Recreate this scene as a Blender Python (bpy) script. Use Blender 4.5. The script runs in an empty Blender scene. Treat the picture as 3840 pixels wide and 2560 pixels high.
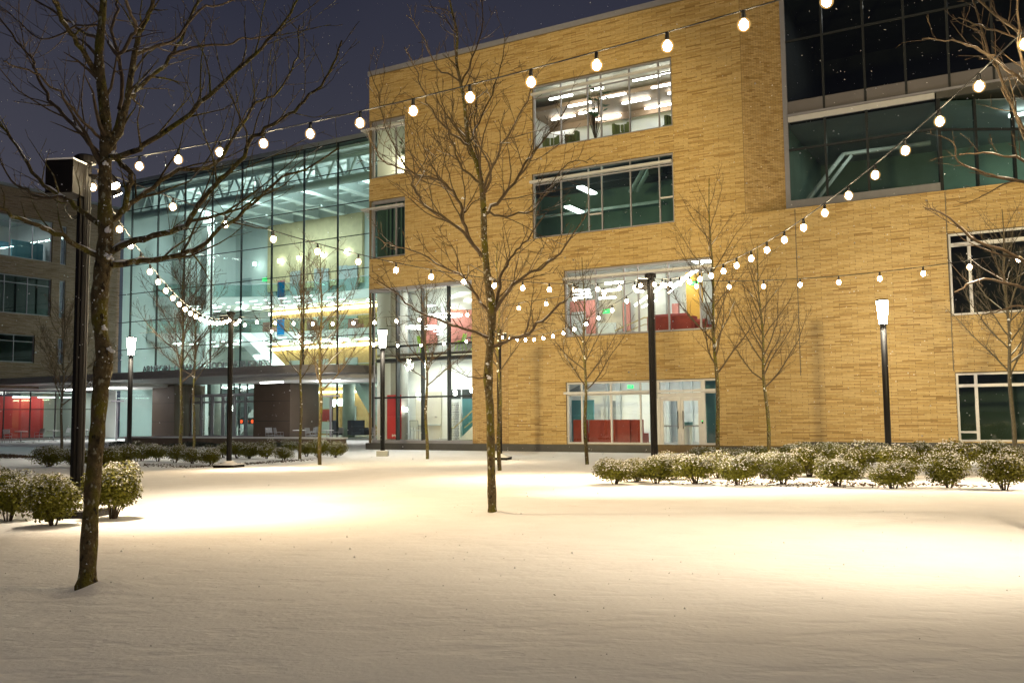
import bpy, math, random
import numpy as np
from mathutils import Vector, Matrix, noise
random.seed(7)
R_ = math.radians
PI = math.pi
sc = bpy.context.scene
col = sc.collection

# ------------------------------------------------------------------ camera
TH = R_(29.747); OFF = 34.28; EYE = 1.65; FPX = 3400.0
PITCH = R_(4.496); ROLL = R_(-0.632)
cp, sp = math.cos(PITCH), math.sin(PITCH)
fw = Vector((0, cp, sp)); up0 = Vector((0, -sp, cp)); x0 = Vector((1, 0, 0))
rt = x0*math.cos(ROLL) + up0*math.sin(ROLL)
up = -x0*math.sin(ROLL) + up0*math.cos(ROLL)
cam = bpy.data.cameras.new('camera'); camo = bpy.data.objects.new('camera', cam); col.objects.link(camo)
cam.sensor_width = 36; cam.lens = FPX*36/3840; cam.clip_end = 2000; cam.clip_start = 0.1
m3 = Matrix((rt, up, -fw)).transposed()
camo.matrix_world = Matrix.Translation((0, 0, EYE)) @ m3.to_4x4()
sc.camera = camo

# ------------------------------------------------------------------ night sky with snow-cloud glow
w = bpy.data.worlds.new('World'); sc.world = w; w.use_nodes = True
nt = w.node_tree; nt.nodes.clear()
out = nt.nodes.new('ShaderNodeOutputWorld')
tc = nt.nodes.new('ShaderNodeTexCoord'); sx = nt.nodes.new('ShaderNodeSeparateXYZ')
nt.links.new(tc.outputs['Generated'], sx.inputs[0])
nz = nt.nodes.new('ShaderNodeTexNoise'); nz.inputs['Scale'].default_value = 2.2; nz.inputs['Detail'].default_value = 4
nt.links.new(tc.outputs['Generated'], nz.inputs['Vector'])
ma = nt.nodes.new('ShaderNodeMath'); ma.operation = 'MULTIPLY_ADD'; ma.inputs[1].default_value = 0.24
sb = nt.nodes.new('ShaderNodeMath'); sb.operation = 'SUBTRACT'; sb.inputs[1].default_value = .16; nt.links.new(nz.outputs[0], sb.inputs[0])
nt.links.new(sb.outputs[0], ma.inputs[0]); nt.links.new(sx.outputs['Z'], ma.inputs[2])
rp = nt.nodes.new('ShaderNodeValToRGB')
el = rp.color_ramp.elements
el[0].position = 0.0; el[0].color = (.085, .082, .115, 1)
el[1].position = 1.0; el[1].color = (.014, .017, .034, 1)
for p_, c_ in ((.22, (.072, .071, .094, 1)), (.40, (.042, .043, .062, 1)), (.58, (.021, .023, .041, 1))):
    e = rp.color_ramp.elements.new(p_); e.color = c_
nt.links.new(ma.outputs[0], rp.inputs[0])
bg = nt.nodes.new('ShaderNodeBackground'); nt.links.new(rp.outputs[0], bg.inputs[0]); bg.inputs[1].default_value = 1.0
sky = nt.nodes.new('ShaderNodeTexSky'); sky.sky_type = 'NISHITA'; sky.sun_disc = False
sky.sun_elevation = R_(-6); sky.sun_rotation = R_(250)
bg2 = nt.nodes.new('ShaderNodeBackground'); nt.links.new(sky.outputs[0], bg2.inputs[0]); bg2.inputs[1].default_value = 0.02
ad = nt.nodes.new('ShaderNodeAddShader')
nt.links.new(bg.outputs[0], ad.inputs[0]); nt.links.new(bg2.outputs[0], ad.inputs[1]); nt.links.new(ad.outputs[0], out.inputs[0])

sc.view_settings.view_transform = 'Standard'; sc.view_settings.look = 'None'
sc.view_settings.exposure = 0.0; sc.view_settings.gamma = 1.0
sc.render.engine = 'CYCLES'
sc.cycles.use_denoising = True
sc.cycles.max_bounces = 8; sc.cycles.diffuse_bounces = 4; sc.cycles.glossy_bounces = 3
sc.cycles.transparent_max_bounces = 24; sc.cycles.transmission_bounces = 4
sc.cycles.sample_clamp_indirect = 6.0
sc.cycles.caustics_reflective = False; sc.cycles.caustics_refractive = False

WARM = (1.0, .70, .34); WARMW = (1.0, .80, .50); COOL = (.93, 1.0, .95)

# ------------------------------------------------------------------ frames
def W(u, D, z):                       # building frame (along the facade, depth behind it, height) to world
    v = OFF + D
    return Vector((u*math.cos(TH) + v*math.sin(TH), -u*math.sin(TH) + v*math.cos(TH), z))
def PX(x, y, Y):                      # measured direction (2352-wide photo) at world depth Y
    k = 3840/2352
    d = rt*((x*k-1920)/FPX) - up*((y*k-1280)/FPX) + fw
    return d*(Y/d.y) + Vector((0, 0, EYE))
def gz(x, y):
    t = 31-y
    s = math.log1p(math.exp(max(-30, min(30, t/1.6))))*1.6
    return 0.022*min(s, 36)
def on_ground(x, y):
    k = 3840/2352
    d = rt*((x*k-1920)/FPX) - up*((y*k-1280)/FPX) + fw
    lo, hi = 1., 300.
    for _ in range(50):
        m = (lo+hi)/2
        if EYE + d.z*m - gz(d.x*m, d.y*m) > 0: lo = m
        else: hi = m
    return d*lo + Vector((0, 0, EYE))

# ------------------------------------------------------------------ materials
def mat(name, c, rough=.6, metal=0., var=0., vscale=6., bump=0., bscale=40., attr=None, spec=.5):
    m = bpy.data.materials.new(name); m.use_nodes = True
    n = m.node_tree; b = n.nodes['Principled BSDF']
    b.inputs['Base Color'].default_value = (*c, 1); b.inputs['Roughness'].default_value = rough
    b.inputs['Metallic'].default_value = metal; b.inputs['Specular IOR Level'].default_value = spec
    tcn = n.nodes.new('ShaderNodeTexCoord')
    if var or attr:
        hs = n.nodes.new('ShaderNodeHueSaturation'); hs.inputs['Color'].default_value = (*c, 1)
        if attr:
            at = n.nodes.new('ShaderNodeAttribute'); at.attribute_name = attr
            n.links.new(at.outputs['Color'], hs.inputs['Color'])
        if var:
            nn = n.nodes.new('ShaderNodeTexNoise'); nn.inputs['Scale'].default_value = vscale; nn.inputs['Detail'].default_value = 6
            n.links.new(tcn.outputs['Object'], nn.inputs['Vector'])
            mr = n.nodes.new('ShaderNodeMapRange'); mr.inputs[1].default_value = .3; mr.inputs[2].default_value = .7
            mr.inputs[3].default_value = 1-var; mr.inputs[4].default_value = 1+var
            n.links.new(nn.outputs[0], mr.inputs[0]); n.links.new(mr.outputs[0], hs.inputs['Value'])
        n.links.new(hs.outputs[0], b.inputs['Base Color'])
    if bump:
        nb = n.nodes.new('ShaderNodeTexNoise'); nb.inputs['Scale'].default_value = bscale; nb.inputs['Detail'].default_value = 6
        n.links.new(tcn.outputs['Object'], nb.inputs['Vector'])
        bp = n.nodes.new('ShaderNodeBump'); bp.inputs['Strength'].default_value = bump; bp.inputs['Distance'].default_value = .02
        n.links.new(nb.outputs[0], bp.inputs['Height']); n.links.new(bp.outputs[0], b.inputs['Normal'])
    return m
def emis(name, c, s):
    m = bpy.data.materials.new(name); m.use_nodes = True
    n = m.node_tree; n.nodes.clear()
    o = n.nodes.new('ShaderNodeOutputMaterial'); e = n.nodes.new('ShaderNodeEmission')
    e.inputs[0].default_value = (*c, 1); e.inputs[1].default_value = s
    n.links.new(e.outputs[0], o.inputs[0]); return m
def glass(name, tint, refl=.07, rough=.0):
    m = bpy.data.materials.new(name); m.use_nodes = True
    n = m.node_tree; n.nodes.clear()
    o = n.nodes.new('ShaderNodeOutputMaterial'); t = n.nodes.new('ShaderNodeBsdfTransparent'); t.inputs[0].default_value = (*tint, 1)
    g = n.nodes.new('ShaderNodeBsdfGlossy'); g.inputs['Roughness'].default_value = rough
    mx = n.nodes.new('ShaderNodeMixShader'); lw = n.nodes.new('ShaderNodeLayerWeight'); lw.inputs[0].default_value = .25
    mr = n.nodes.new('ShaderNodeMapRange'); mr.inputs[3].default_value = refl; mr.inputs[4].default_value = .6
    n.links.new(lw.outputs['Fresnel'], mr.inputs[0]); n.links.new(mr.outputs[0], mx.inputs[0])
    n.links.new(t.outputs[0], mx.inputs[1]); n.links.new(g.outputs[0], mx.inputs[2]); n.links.new(mx.outputs[0], o.inputs[0])
    return m

M = {}
M['snow'] = mat('snow', (.80, .80, .82), .75, var=.03, vscale=2, bump=.22, bscale=30, spec=.0)
def snow_relief(m):
    n = m.node_tree; b = n.nodes['Principled BSDF']; t = n.nodes.new('ShaderNodeTexCoord')
    mp = n.nodes.new('ShaderNodeMapping'); mp.inputs['Scale'].default_value = (.8, 1.3, 1); n.links.new(t.outputs['Object'], mp.inputs[0])
    a = n.nodes.new('ShaderNodeTexNoise'); a.inputs['Scale'].default_value = 1.5; a.inputs['Detail'].default_value = 5; a.inputs['Roughness'].default_value = .62
    n.links.new(mp.outputs[0], a.inputs['Vector'])
    bp = n.nodes.new('ShaderNodeBump'); bp.inputs['Strength'].default_value = .30; bp.inputs['Distance'].default_value = .06
    old = b.inputs['Normal'].links[0].from_node
    n.links.new(a.outputs[0], bp.inputs['Height']); n.links.new(old.outputs[0], bp.inputs['Normal'])
    d = n.nodes.new('ShaderNodeTexNoise'); d.inputs['Scale'].default_value = 4.5; d.inputs['Detail'].default_value = 3; n.links.new(mp.outputs[0], d.inputs['Vector'])
    r = n.nodes.new('ShaderNodeMapRange'); r.inputs[1].default_value = .50; r.inputs[2].default_value = .82; r.inputs[3].default_value = 1; r.inputs[4].default_value = 0; n.links.new(d.outputs[0], r.inputs[0])
    b2 = n.nodes.new('ShaderNodeBump'); b2.inputs['Strength'].default_value = .28; b2.inputs['Distance'].default_value = .05
    n.links.new(r.outputs[0], b2.inputs['Height']); n.links.new(bp.outputs[0], b2.inputs['Normal']); n.links.new(b2.outputs[0], b.inputs['Normal'])
snow_relief(M['snow'])
M['snowcap'] = mat('snow_cap', (.82, .82, .84), .8, bump=.2, bscale=60, spec=.2)
M['brick'] = mat('brick', (.4, .27, .12), .8, var=.10, vscale=9, attr='Col', bump=.2, bscale=80)
M['mortar'] = mat('mortar', (.13, .09, .045), .95, var=.1)
M['spandrel'] = mat('bay_spandrel', (.12, .108, .112), .5, var=.08, vscale=1)
M['plinth'] = mat('plinth_stone', (.050, .046, .042), .6, var=.15, vscale=3)
M['metal'] = mat('window_metal', (.27, .26, .29), .45, .3, var=.05)
M['lmetal'] = mat('light_metal', (.48, .46, .46), .5, .2, var=.04)
M['dmetal'] = mat('dark_mullion', (.022, .024, .026), .5, .3, var=.1)
M['pole'] = mat('pole_paint', (.006, .005, .0048), .5, 0, var=.15, vscale=4, bump=.05, spec=.18)
M['bark'] = mat('bark', (.105, .080, .042), .95, var=.45, vscale=28, bump=1.0, bscale=55, spec=.15)
def lichen(m):
    n = m.node_tree; b = n.nodes['Principled BSDF']; t = n.nodes.new('ShaderNodeTexCoord')
    mp = n.nodes.new('ShaderNodeMapping'); mp.inputs['Scale'].default_value = (1, 1, .55); n.links.new(t.outputs['Object'], mp.inputs[0])
    old = b.inputs['Base Color'].links[0].from_socket
    last = old
    for sc_, lo, hi, c in ((9, .48, .62, (.13, .115, .022, 1)), (34, .60, .66, (.30, .29, .21, 1)), (22, .60, .68, (.022, .018, .012, 1))):
        a = n.nodes.new('ShaderNodeTexNoise'); a.inputs['Scale'].default_value = sc_; a.inputs['Detail'].default_value = 5; n.links.new(mp.outputs[0], a.inputs['Vector'])
        r = n.nodes.new('ShaderNodeMapRange'); r.inputs[1].default_value = lo; r.inputs[2].default_value = hi; n.links.new(a.outputs[0], r.inputs[0])
        x = n.nodes.new('ShaderNodeMixRGB'); x.inputs[2].default_value = c; n.links.new(r.outputs[0], x.inputs[0]); n.links.new(last, x.inputs[1]); last = x.outputs[0]
    n.links.new(last, b.inputs['Base Color'])
lichen(M['bark'])
M['barkred'] = mat('twig_bark', (.085, .057, .030), .85, var=.3, vscale=20)
M['barkdark'] = mat('dark_bark', (.075, .060, .040), .95, var=.4, vscale=24, bump=.6, bscale=50)
M['leaf'] = mat('holly_leaf', (.12, .118, .011), .55, var=.35, vscale=14, spec=.2)
M['hedge'] = mat('hedge_leaf', (.045, .055, .040), .6, var=.35, vscale=14)
M['stem'] = mat('shrub_stem', (.055, .036, .022), .85, var=.3)
M['glass'] = glass('window_glass', (.93, .97, .95))
M['tglass'] = glass('teal_glass', (.70, .90, .86), .06)
M['dglass'] = glass('tinted_glass', (.50, .62, .58), .09)
M['bayglass'] = glass('bay_glass', (.42, .46, .44), .06)
M['white'] = mat('white_plaster', (.78, .79, .77), .8, var=.03, vscale=1)
M['cream'] = mat('cream_ceiling', (.62, .58, .50), .8, var=.04, vscale=1)
M['tan'] = mat('tan_panel', (.46, .37, .22), .6, var=.10, vscale=2)
M['wood'] = mat('wood_panel', (.38, .235, .095), .5, var=.16, vscale=3)
M['woodceil'] = mat('wood_ceiling', (.36, .25, .17), .6, var=.12, vscale=2)
M['grey'] = mat('grey_paint', (.28, .31, .32), .7, var=.06, vscale=1)
M['lgrey'] = mat('light_grey_paint', (.50, .54, .54), .7, var=.04, vscale=1)
M['dark'] = mat('dark_interior', (.035, .042, .042), .8, var=.2, vscale=1)
M['green_dark'] = mat('dim_green_wall', (.20, .28, .24), .8, var=.12, vscale=1)
M['floor'] = mat('grey_floor', (.22, .21, .20), .35, var=.1, vscale=1)
M['red'] = mat('red_paint', (.55, .035, .035), .6, var=.06, vscale=1)
M['redwall'] = mat('coral_wall', (.50, .20, .175), .7, var=.06, vscale=1)
M['sofa'] = mat('dark_red_fabric', (.24, .035, .025), .85, var=.12, vscale=6)
M['teal'] = mat('teal_panel', (.07, .20, .22), .6, var=.05, vscale=1)
M['blue'] = mat('blue_panel', (.10, .34, .46), .6, var=.05)
M['yellow'] = mat('ochre_panel', (.60, .33, .05), .6, var=.05)
M['lime'] = mat('lime_plastic', (.28, .60, .02), .4, var=.03)
M['olive'] = mat('olive_fabric', (.10, .13, .05), .7, var=.08)
M['purple'] = mat('plum_fabric', (.06, .045, .075), .8, var=.1)
M['concrete'] = mat('concrete', (.36, .36, .33), .8, var=.10, vscale=2, bump=.15)
M['brown'] = mat('brown_cladding', (.088, .060, .044), .55, var=.12, vscale=1)
M['canopy'] = mat('canopy_metal', (.27, .25, .25), .5, .2, var=.05)
M['soffit'] = mat('white_soffit', (.75, .74, .72), .7, var=.03)
M['chair'] = mat('chair_metal', (.30, .31, .33), .45, .4, var=.06)
M['plant'] = mat('house_plant_leaf', (.03, .09, .03), .45, var=.25)
M['steel'] = mat('white_steel', (.55, .60, .60), .5, .1, var=.04)
M['dirt'] = mat('dead_leaves', (.075, .045, .026), .9, var=.35, vscale=20)
M['wallstone'] = mat('planter_wall_stone', (.17, .13, .10), .8, var=.12, vscale=2)
M['cable'] = mat('black_cable', (.012, .012, .012), .5)
M['text'] = mat('white_lettering', (.8, .8, .8), .6)
M['sign'] = mat('grey_lettering', (.50, .50, .54), .4, .3)
M['brass'] = mat('wood_rail', (.42, .34, .14), .4)
M['bulb'] = emis('bulb_glow', (1.0, .84, .55), 260)
def glow_shell_mat():  # emissive shell that paints a warm glow round each bulb
    m = bpy.data.materials.new('bulb_glow_shell'); m.use_nodes = True; n = m.node_tree; n.nodes.clear()
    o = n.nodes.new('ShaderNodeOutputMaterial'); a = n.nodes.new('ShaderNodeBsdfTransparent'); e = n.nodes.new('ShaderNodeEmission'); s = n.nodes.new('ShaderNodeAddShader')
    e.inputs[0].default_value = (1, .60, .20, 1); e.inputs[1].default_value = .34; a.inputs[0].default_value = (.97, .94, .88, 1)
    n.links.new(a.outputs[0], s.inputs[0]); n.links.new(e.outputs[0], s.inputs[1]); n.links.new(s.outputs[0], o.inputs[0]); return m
M['glow_shell'] = glow_shell_mat()
M['lantern'] = emis('lantern_glow', (1.0, .95, .80), 80)
M['flood'] = emis('floodlight_glow', (1.0, .86, .6), 60)
M['strip'] = emis('strip_light', (1.0, 1.0, .95), 14)
M['wstrip'] = emis('warm_cove_light', (1.0, .88, .55), 15)
M['dstrip'] = emis('deep_strip_light', (.95, 1.0, .97), 7)
M['exit'] = emis('exit_sign_green', (.02, 1.0, .18), 2.2)
M['screen'] = emis('blue_screen', (.03, .35, .75), 1.0)
M['dimscreen'] = emis('dim_blue_banner', (.02, .22, .42), .55)
M['redled'] = emis('red_led', (1.0, .10, .03), 3)
M['sconce'] = emis('sconce_glow', (.95, 1.0, .9), 40)

# ------------------------------------------------------------------ mesh builder
class MB:
    def __init__(s): s.v = []; s.f = []; s.c = []; s.smooth = False
    def quad(s, a, b, c, d, color=None):
        i = len(s.v); s.v += [tuple(a), tuple(b), tuple(c), tuple(d)]; s.f.append((i, i+1, i+2, i+3)); s.c.append(color); return s
    def poly(s, pts):
        i = len(s.v); s.v += [tuple(p) for p in pts]; s.f.append(tuple(range(i, i+len(pts)))); s.c.append(None); return s
    def box(s, x0, x1, y0, y1, z0, z1, color=None):
        i = len(s.v)
        s.v += [(x0, y0, z0), (x1, y0, z0), (x1, y1, z0), (x0, y1, z0), (x0, y0, z1), (x1, y0, z1), (x1, y1, z1), (x0, y1, z1)]
        for q in ((0, 3, 2, 1), (4, 5, 6, 7), (0, 1, 5, 4), (1, 2, 6, 5), (2, 3, 7, 6), (3, 0, 4, 7)):
            s.f.append(tuple(i+k for k in q)); s.c.append(color)
        return s
    def prism(s, pts, z0, z1):          # outline in xy, extruded in z
        n = len(pts); i = len(s.v)
        s.v += [(p[0], p[1], z0) for p in pts] + [(p[0], p[1], z1) for p in pts]
        s.f.append(tuple(i+k for k in reversed(range(n)))); s.f.append(tuple(i+n+k for k in range(n)))
        for k in range(n): s.f.append((i+k, i+(k+1) % n, i+n+(k+1) % n, i+n+k))
        s.c += [None]*(n+2); return s
    def tube(s, path, rad, n=8, cap=True):
        path = [Vector(p) for p in path]
        if not isinstance(rad, (list, tuple)): rad = [rad]*len(path)
        i = len(s.v); ref = None
        for k, p in enumerate(path):
            t = (path[min(k+1, len(path)-1)] - path[max(k-1, 0)])
            if t.length < 1e-9: t = Vector((0, 0, 1))
            t.normalize()
            if ref is None: ref = t.orthogonal().normalized()
            a = (ref - t*ref.dot(t))
            a = a.normalized() if a.length > 1e-6 else t.orthogonal().normalized()
            ref = a; b = t.cross(a)
            for j in range(n):
                g = 2*PI*j/n
                s.v.append(tuple(p + (a*math.cos(g) + b*math.sin(g))*rad[k]))
        for k in range(len(path)-1):
            for j in range(n):
                j2 = (j+1) % n
                s.f.append((i+k*n+j, i+k*n+j2, i+(k+1)*n+j2, i+(k+1)*n+j)); s.c.append(None)
        if cap and n > 2:
            s.f.append(tuple(i+j for j in reversed(range(n)))); s.f.append(tuple(i+(len(path)-1)*n+j for j in range(n))); s.c += [None, None]
        return s
    def lathe(s, prof, n=16, c=(0, 0)):
        return s.tube([(c[0], c[1], z) for r, z in prof], [max(r, 1e-4) for r, z in prof], n)
    def ball(s, c, rx, ry, rz, n=8, m=5):
        i = len(s.v)
        for a in range(m+1):
            ph = PI*a/m
            for b in range(n):
                g = 2*PI*b/n
                s.v.append((c[0]+rx*math.sin(ph)*math.cos(g), c[1]+ry*math.sin(ph)*math.sin(g), c[2]+rz*math.cos(ph)))
        for a in range(m):
            for b in range(n):
                b2 = (b+1) % n
                s.f.append((i+a*n+b, i+(a+1)*n+b, i+(a+1)*n+b2, i+a*n+b2)); s.c.append(None)
        return s
    def mesh(s, name, m, smooth=None):
        me = bpy.data.meshes.new(name); me.from_pydata(s.v, [], s.f); me.materials.append(m)
        if smooth or (smooth is None and s.smooth):
            me.polygons.foreach_set('use_smooth', [True]*len(me.polygons))
        if any(c is not None for c in s.c):
            at = me.color_attributes.new('Col', 'FLOAT_COLOR', 'CORNER')
            arr = []
            for f, c in zip(s.f, s.c):
                c = c or (.4, .27, .12); arr += [c[0], c[1], c[2], 1.0]*len(f)
            at.data.foreach_set('color', arr)
        me.update(); return me
    def build(s, name, m, parent=None, smooth=None, off=None):
        if off is not None:
            s.v = [(x-off[0], y-off[1], z-off[2]) for x, y, z in s.v]
        return link(name, s.mesh(name, m, smooth), parent)
def link(name, me, parent=None, loc=None, rz=0):
    o = bpy.data.objects.new(name, me); col.objects.link(o)
    if parent: o.parent = parent
    if loc is not None: o.location = loc
    if rz: o.rotation_euler = (0, 0, rz)
    return o
def tag(o, label=None, cat=None, group=None, kind=None):
    if label: o['label'] = label
    if cat: o['category'] = cat
    if group: o['group'] = group
    if kind: o['kind'] = kind
    return o
def thing(name, label, cat, loc=(0, 0, 0), rz=0, group=None):
    o = bpy.data.objects.new(name, None); col.objects.link(o); o.location = loc; o.rotation_euler = (0, 0, rz)
    o.empty_display_size = .2
    return tag(o, label, cat, group)
def copy_tree(o, parent=None):
    c = o.copy(); col.objects.link(c)
    if parent: c.parent = parent
    for ch in [x for x in o.children]: copy_tree(ch, c)
    return c
def lamp(name, kind, loc, power, color, parent=None, size=.1, target=None, angle=None, blend=.5, sy=None):
    l = bpy.data.lights.new(name, kind); l.energy = power; l.color = color
    o = bpy.data.objects.new(name, l); col.objects.link(o); o.location = loc
    if kind == 'AREA':
        l.shape = 'RECTANGLE'; l.size = size; l.size_y = sy or size
    else: l.shadow_soft_size = size
    if kind == 'SPOT': l.spot_size = angle; l.spot_blend = blend
    if target is not None:
        d = Vector(target)-Vector(loc); o.rotation_euler = d.to_track_quat('-Z', 'Y').to_euler()
    if parent:
        o.parent = parent; o.matrix_parent_inverse = Matrix.Identity(4)
    return o

# ------------------------------------------------------------------ ground: one snow sheet
def snow_h(x, y):
    z = gz(x, y)
    z += .035*(noise.noise(Vector((x*.22, y*.22, 3.1)))) + .012*noise.noise(Vector((x*.9, y*.9, 7.7)))
    if y > 29: z = z*max(0, 1-(y-29)/5) + .0
    for tx, ty, hh, rr in MOUNDS:
        d2 = ((x-tx)**2+(y-ty)**2)/(rr*rr)
        if d2 < 6: z += hh*math.exp(-d2)
    return z
MOUNDS = [(-2.70, 6.10, .075, .15), (-2.95, 5.95, -.03, .2), (-.22, 10.98, .06, .17)]
def axis(segs):
    r = []
    for a, b, st in segs:
        n = max(1, int(round((b-a)/st))); r += [a+(b-a)*i/n for i in range(n)]
    return r + [segs[-1][1]]
xs = axis([(-400, -100, 75), (-100, -24, 6), (-24, -8, 1.0), (-8, 8, .16), (8, 24, .8), (24, 100, 6), (100, 400, 75)])
ys = axis([(-120, -8, 8), (-8, 1, 1), (1, 14, .14), (14, 36, .5), (36, 100, 4), (100, 600, 60)])
gm = MB(); nx = len(xs)
gm.v = [(x, y, snow_h(x, y)) for y in ys for x in xs]
gm.f = [(j*nx+i, j*nx+i+1, (j+1)*nx+i+1, (j+1)*nx+i) for j in range(len(ys)-1) for i in range(nx-1)]
gm.c = [None]*len(gm.f)
tag(gm.build('snow_ground', M['snow'], smooth=True), kind='structure')

# ------------------------------------------------------------------ buildings
class Bld:
    def __init__(s, name, label, u0, D0, cat='building'):
        s.o = (u0, D0, 0); s.root = thing(name, label, cat, W(u0, D0, 0), -TH)
    def add(s, mb, name, m, parent=None, smooth=None):
        return mb.build(name, m, parent or s.root, smooth, s.o)
class Plane2:                          # vertical wall plane: s along it, d outward from it
    def __init__(p, ou, oD, au, aD, nu, nD): p.q = (ou, oD, au, aD, nu, nD)
    def __call__(p, s, d, z):
        ou, oD, au, aD, nu, nD = p.q
        return (ou+au*s+nu*d, oD+aD*s+nD*d, z)
FRONT = Plane2(0, 0, 1, 0, 0, -1)
def pbox(mb, P, s0, s1, d0, d1, z0, z1, color=None):
    i = len(mb.v)
    mb.v += [P(s0, d1, z0), P(s1, d1, z0), P(s1, d0, z0), P(s0, d0, z0), P(s0, d1, z1), P(s1, d1, z1), P(s1, d0, z1), P(s0, d0, z1)]
    for q in ((0, 3, 2, 1), (4, 5, 6, 7), (0, 1, 5, 4), (1, 2, 6, 5), (2, 3, 7, 6), (3, 0, 4, 7)):
        mb.f.append(tuple(i+k for k in q)); mb.c.append(color)
    return mb
def brick5(mb, P, s0, s1, d, z0, z1, color):   # front and four sides of a brick standing d proud
    i = len(mb.v)
    mb.v += [P(s0, d, z0), P(s1, d, z0), P(s1, d, z1), P(s0, d, z1), P(s0, -.02, z0), P(s1, -.02, z0), P(s1, -.02, z1), P(s0, -.02, z1)]
    for q in ((0, 1, 2, 3), (4, 5, 1, 0), (5, 6, 2, 1), (6, 7, 3, 2), (7, 4, 0, 3)):
        mb.f.append(tuple(i+k for k in q)); mb.c.append(color)
def backing(mb, P, s0, s1, z0, z1, holes, rec=.16):
    ss = sorted({s0, s1, *[h[0] for h in holes], *[h[1] for h in holes]}); zz = sorted({z0, z1, *[h[2] for h in holes], *[h[3] for h in holes]})
    ss = [a for a in ss if s0 <= a <= s1]; zz = [a for a in zz if z0 <= a <= z1]
    for a, b in zip(ss, ss[1:]):
        for c, d in zip(zz, zz[1:]):
            mx_, mz = (a+b)/2, (c+d)/2
            if any(h[0] < mx_ < h[1] and h[2] < mz < h[3] for h in holes): continue
            mb.quad(P(a, 0, c), P(b, 0, c), P(b, 0, d), P(a, 0, d))
    for h in holes:
        a, b, c, d = h[:4]
        mb.quad(P(a, 0, c), P(a, -rec, c), P(a, -rec, d), P(a, 0, d)); mb.quad(P(b, 0, c), P(b, -rec, c), P(b, -rec, d), P(b, 0, d))
        mb.quad(P(a, 0, d), P(b, 0, d), P(b, -rec, d), P(a, -rec, d)); mb.quad(P(a, 0, c), P(b, 0, c), P(b, -rec, c), P(a, -rec, c))
def brick_col(rng):
    r = rng.random()
    if r < .52: c = (.445, .305, .128)
    elif r < .88: c = (.375, .245, .088)
    elif r < .97: c = (.32, .195, .066)
    else: c = (.25, .145, .045)
    k = rng.uniform(.93, 1.07)
    return (c[0]*k, c[1]*k, c[2]*k)
def courses(P, s0, s1, z0, z1, holes, L=.61, H=.052, third=True, seed=1, single=None, tone=1.):
    rng = random.Random(seed); mb = MB(); solo = []
    nrow = int(round((z1-z0)/H)); H = (z1-z0)/nrow
    for r in range(nrow):
        za, zb = z0+r*H+.005, z0+(r+1)*H-.005
        iv = [(s0, s1)]
        for h in holes:
            if h[2] < zb-.01 and h[3] > za+.01:
                nv = []
                for a, b in iv:
                    if h[1] <= a or h[0] >= b: nv.append((a, b)); continue
                    if h[0] > a: nv.append((a, h[0]))
                    if h[1] < b: nv.append((h[1], b))
                iv = nv
        st = ((r % 2)*L/3 if third else (r % 2)*L/2) + (L*.33 if third and (r//2) % 3 == 1 else 0)
        for a, b in iv:
            k = math.floor((a-st)/L)
            while True:
                x0_, x1_ = st+k*L, st+(k+1)*L; k += 1
                if x0_ >= b: break
                x0_ = max(x0_, a); x1_ = min(x1_, b)
                if x1_-x0_ < .03: continue
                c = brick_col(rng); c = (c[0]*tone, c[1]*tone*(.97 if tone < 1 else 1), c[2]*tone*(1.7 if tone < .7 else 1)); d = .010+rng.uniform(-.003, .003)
                if single and single(x0_, x1_, za) and len(solo) < 300: solo.append((x0_+.007, x1_-.007, d, za, zb, c))
                else: brick5(mb, P, x0_+.007, x1_-.007, d, za, zb, c)
    return mb, solo

# ---- the brick wing
E = Bld('brick_wing', 'tan brick building with lit window strips and a dark glass bay', -27.5, 0)
E2 = 16.0
holes = [(-27.5, -25.35, 13.05, 15.88), (-27.5, -25.35, 9.13, 11.93), (-18.43, -12.03, 13.10, 15.94), (-18.48, -12.05, 9.17, 12.01),
         (-17.0, -10.52, 4.81, 7.62), (-17.0, -10.52, .33, 2.885), (-2.25, 1.9, 4.80, 7.62), (-2.22, 1.9, .51, 2.83)]
front_holes = holes + [(-27.5, -21.66, .0, 7.63), (-21.66, -19.80, .33, 7.63), (-9.20, E2, 9.16, 18.26)]
wallm = MB(); backing(wallm, FRONT, -27.5, E2, 0, 18.2, holes + [(-27.5, -21.66, .0, 7.63), (-9.20, E2, 9.16, 18.3)])
wall = E.add(wallm, 'wall', M['mortar'])
mb, solo = courses(FRONT, -27.5, E2, .315, 18.15, front_holes, single=lambda a, b, z: -7.2 < a and b < -2.2 and z < 3.2, seed=3)
tag(E.add(mb, 'brick_courses', M['brick'], wall), kind='stuff')
for a, b, d, za, zb, c in solo:
    m1 = MB(); brick5(m1, FRONT, a, b, d, za, zb, c); E.add(m1, 'brick', M['brick'], wall)
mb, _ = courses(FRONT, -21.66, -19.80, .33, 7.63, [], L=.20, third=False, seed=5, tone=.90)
tag(E.add(mb, 'header_courses', M['brick'], wall), kind='stuff')
# splayed brick return beside the glass bay
SA = R_(30); SL = 1.58
SPL = Plane2(-9.2, 0, math.cos(SA), math.sin(SA), math.sin(SA), -math.cos(SA))
sw = MB(); backing(sw, SPL, 0, SL, 9.16, 18.2, []); spw = E.add(sw, 'splayed_wall', M['mortar'])
mb, _ = courses(SPL, 0, SL, 9.17, 18.15, [], L=.20, third=False, seed=6, tone=.80)  # darker tone paints shade onto the face turned from the light
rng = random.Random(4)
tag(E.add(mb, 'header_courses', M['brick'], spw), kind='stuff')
led = MB(); led.poly([(-9.2, 0.0, 9.158), (E2, 0.0, 9.158), (E2, 9, 9.158), (-7.83, .8, 9.158)]); E.add(led, 'ledge', M['metal'])
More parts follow.
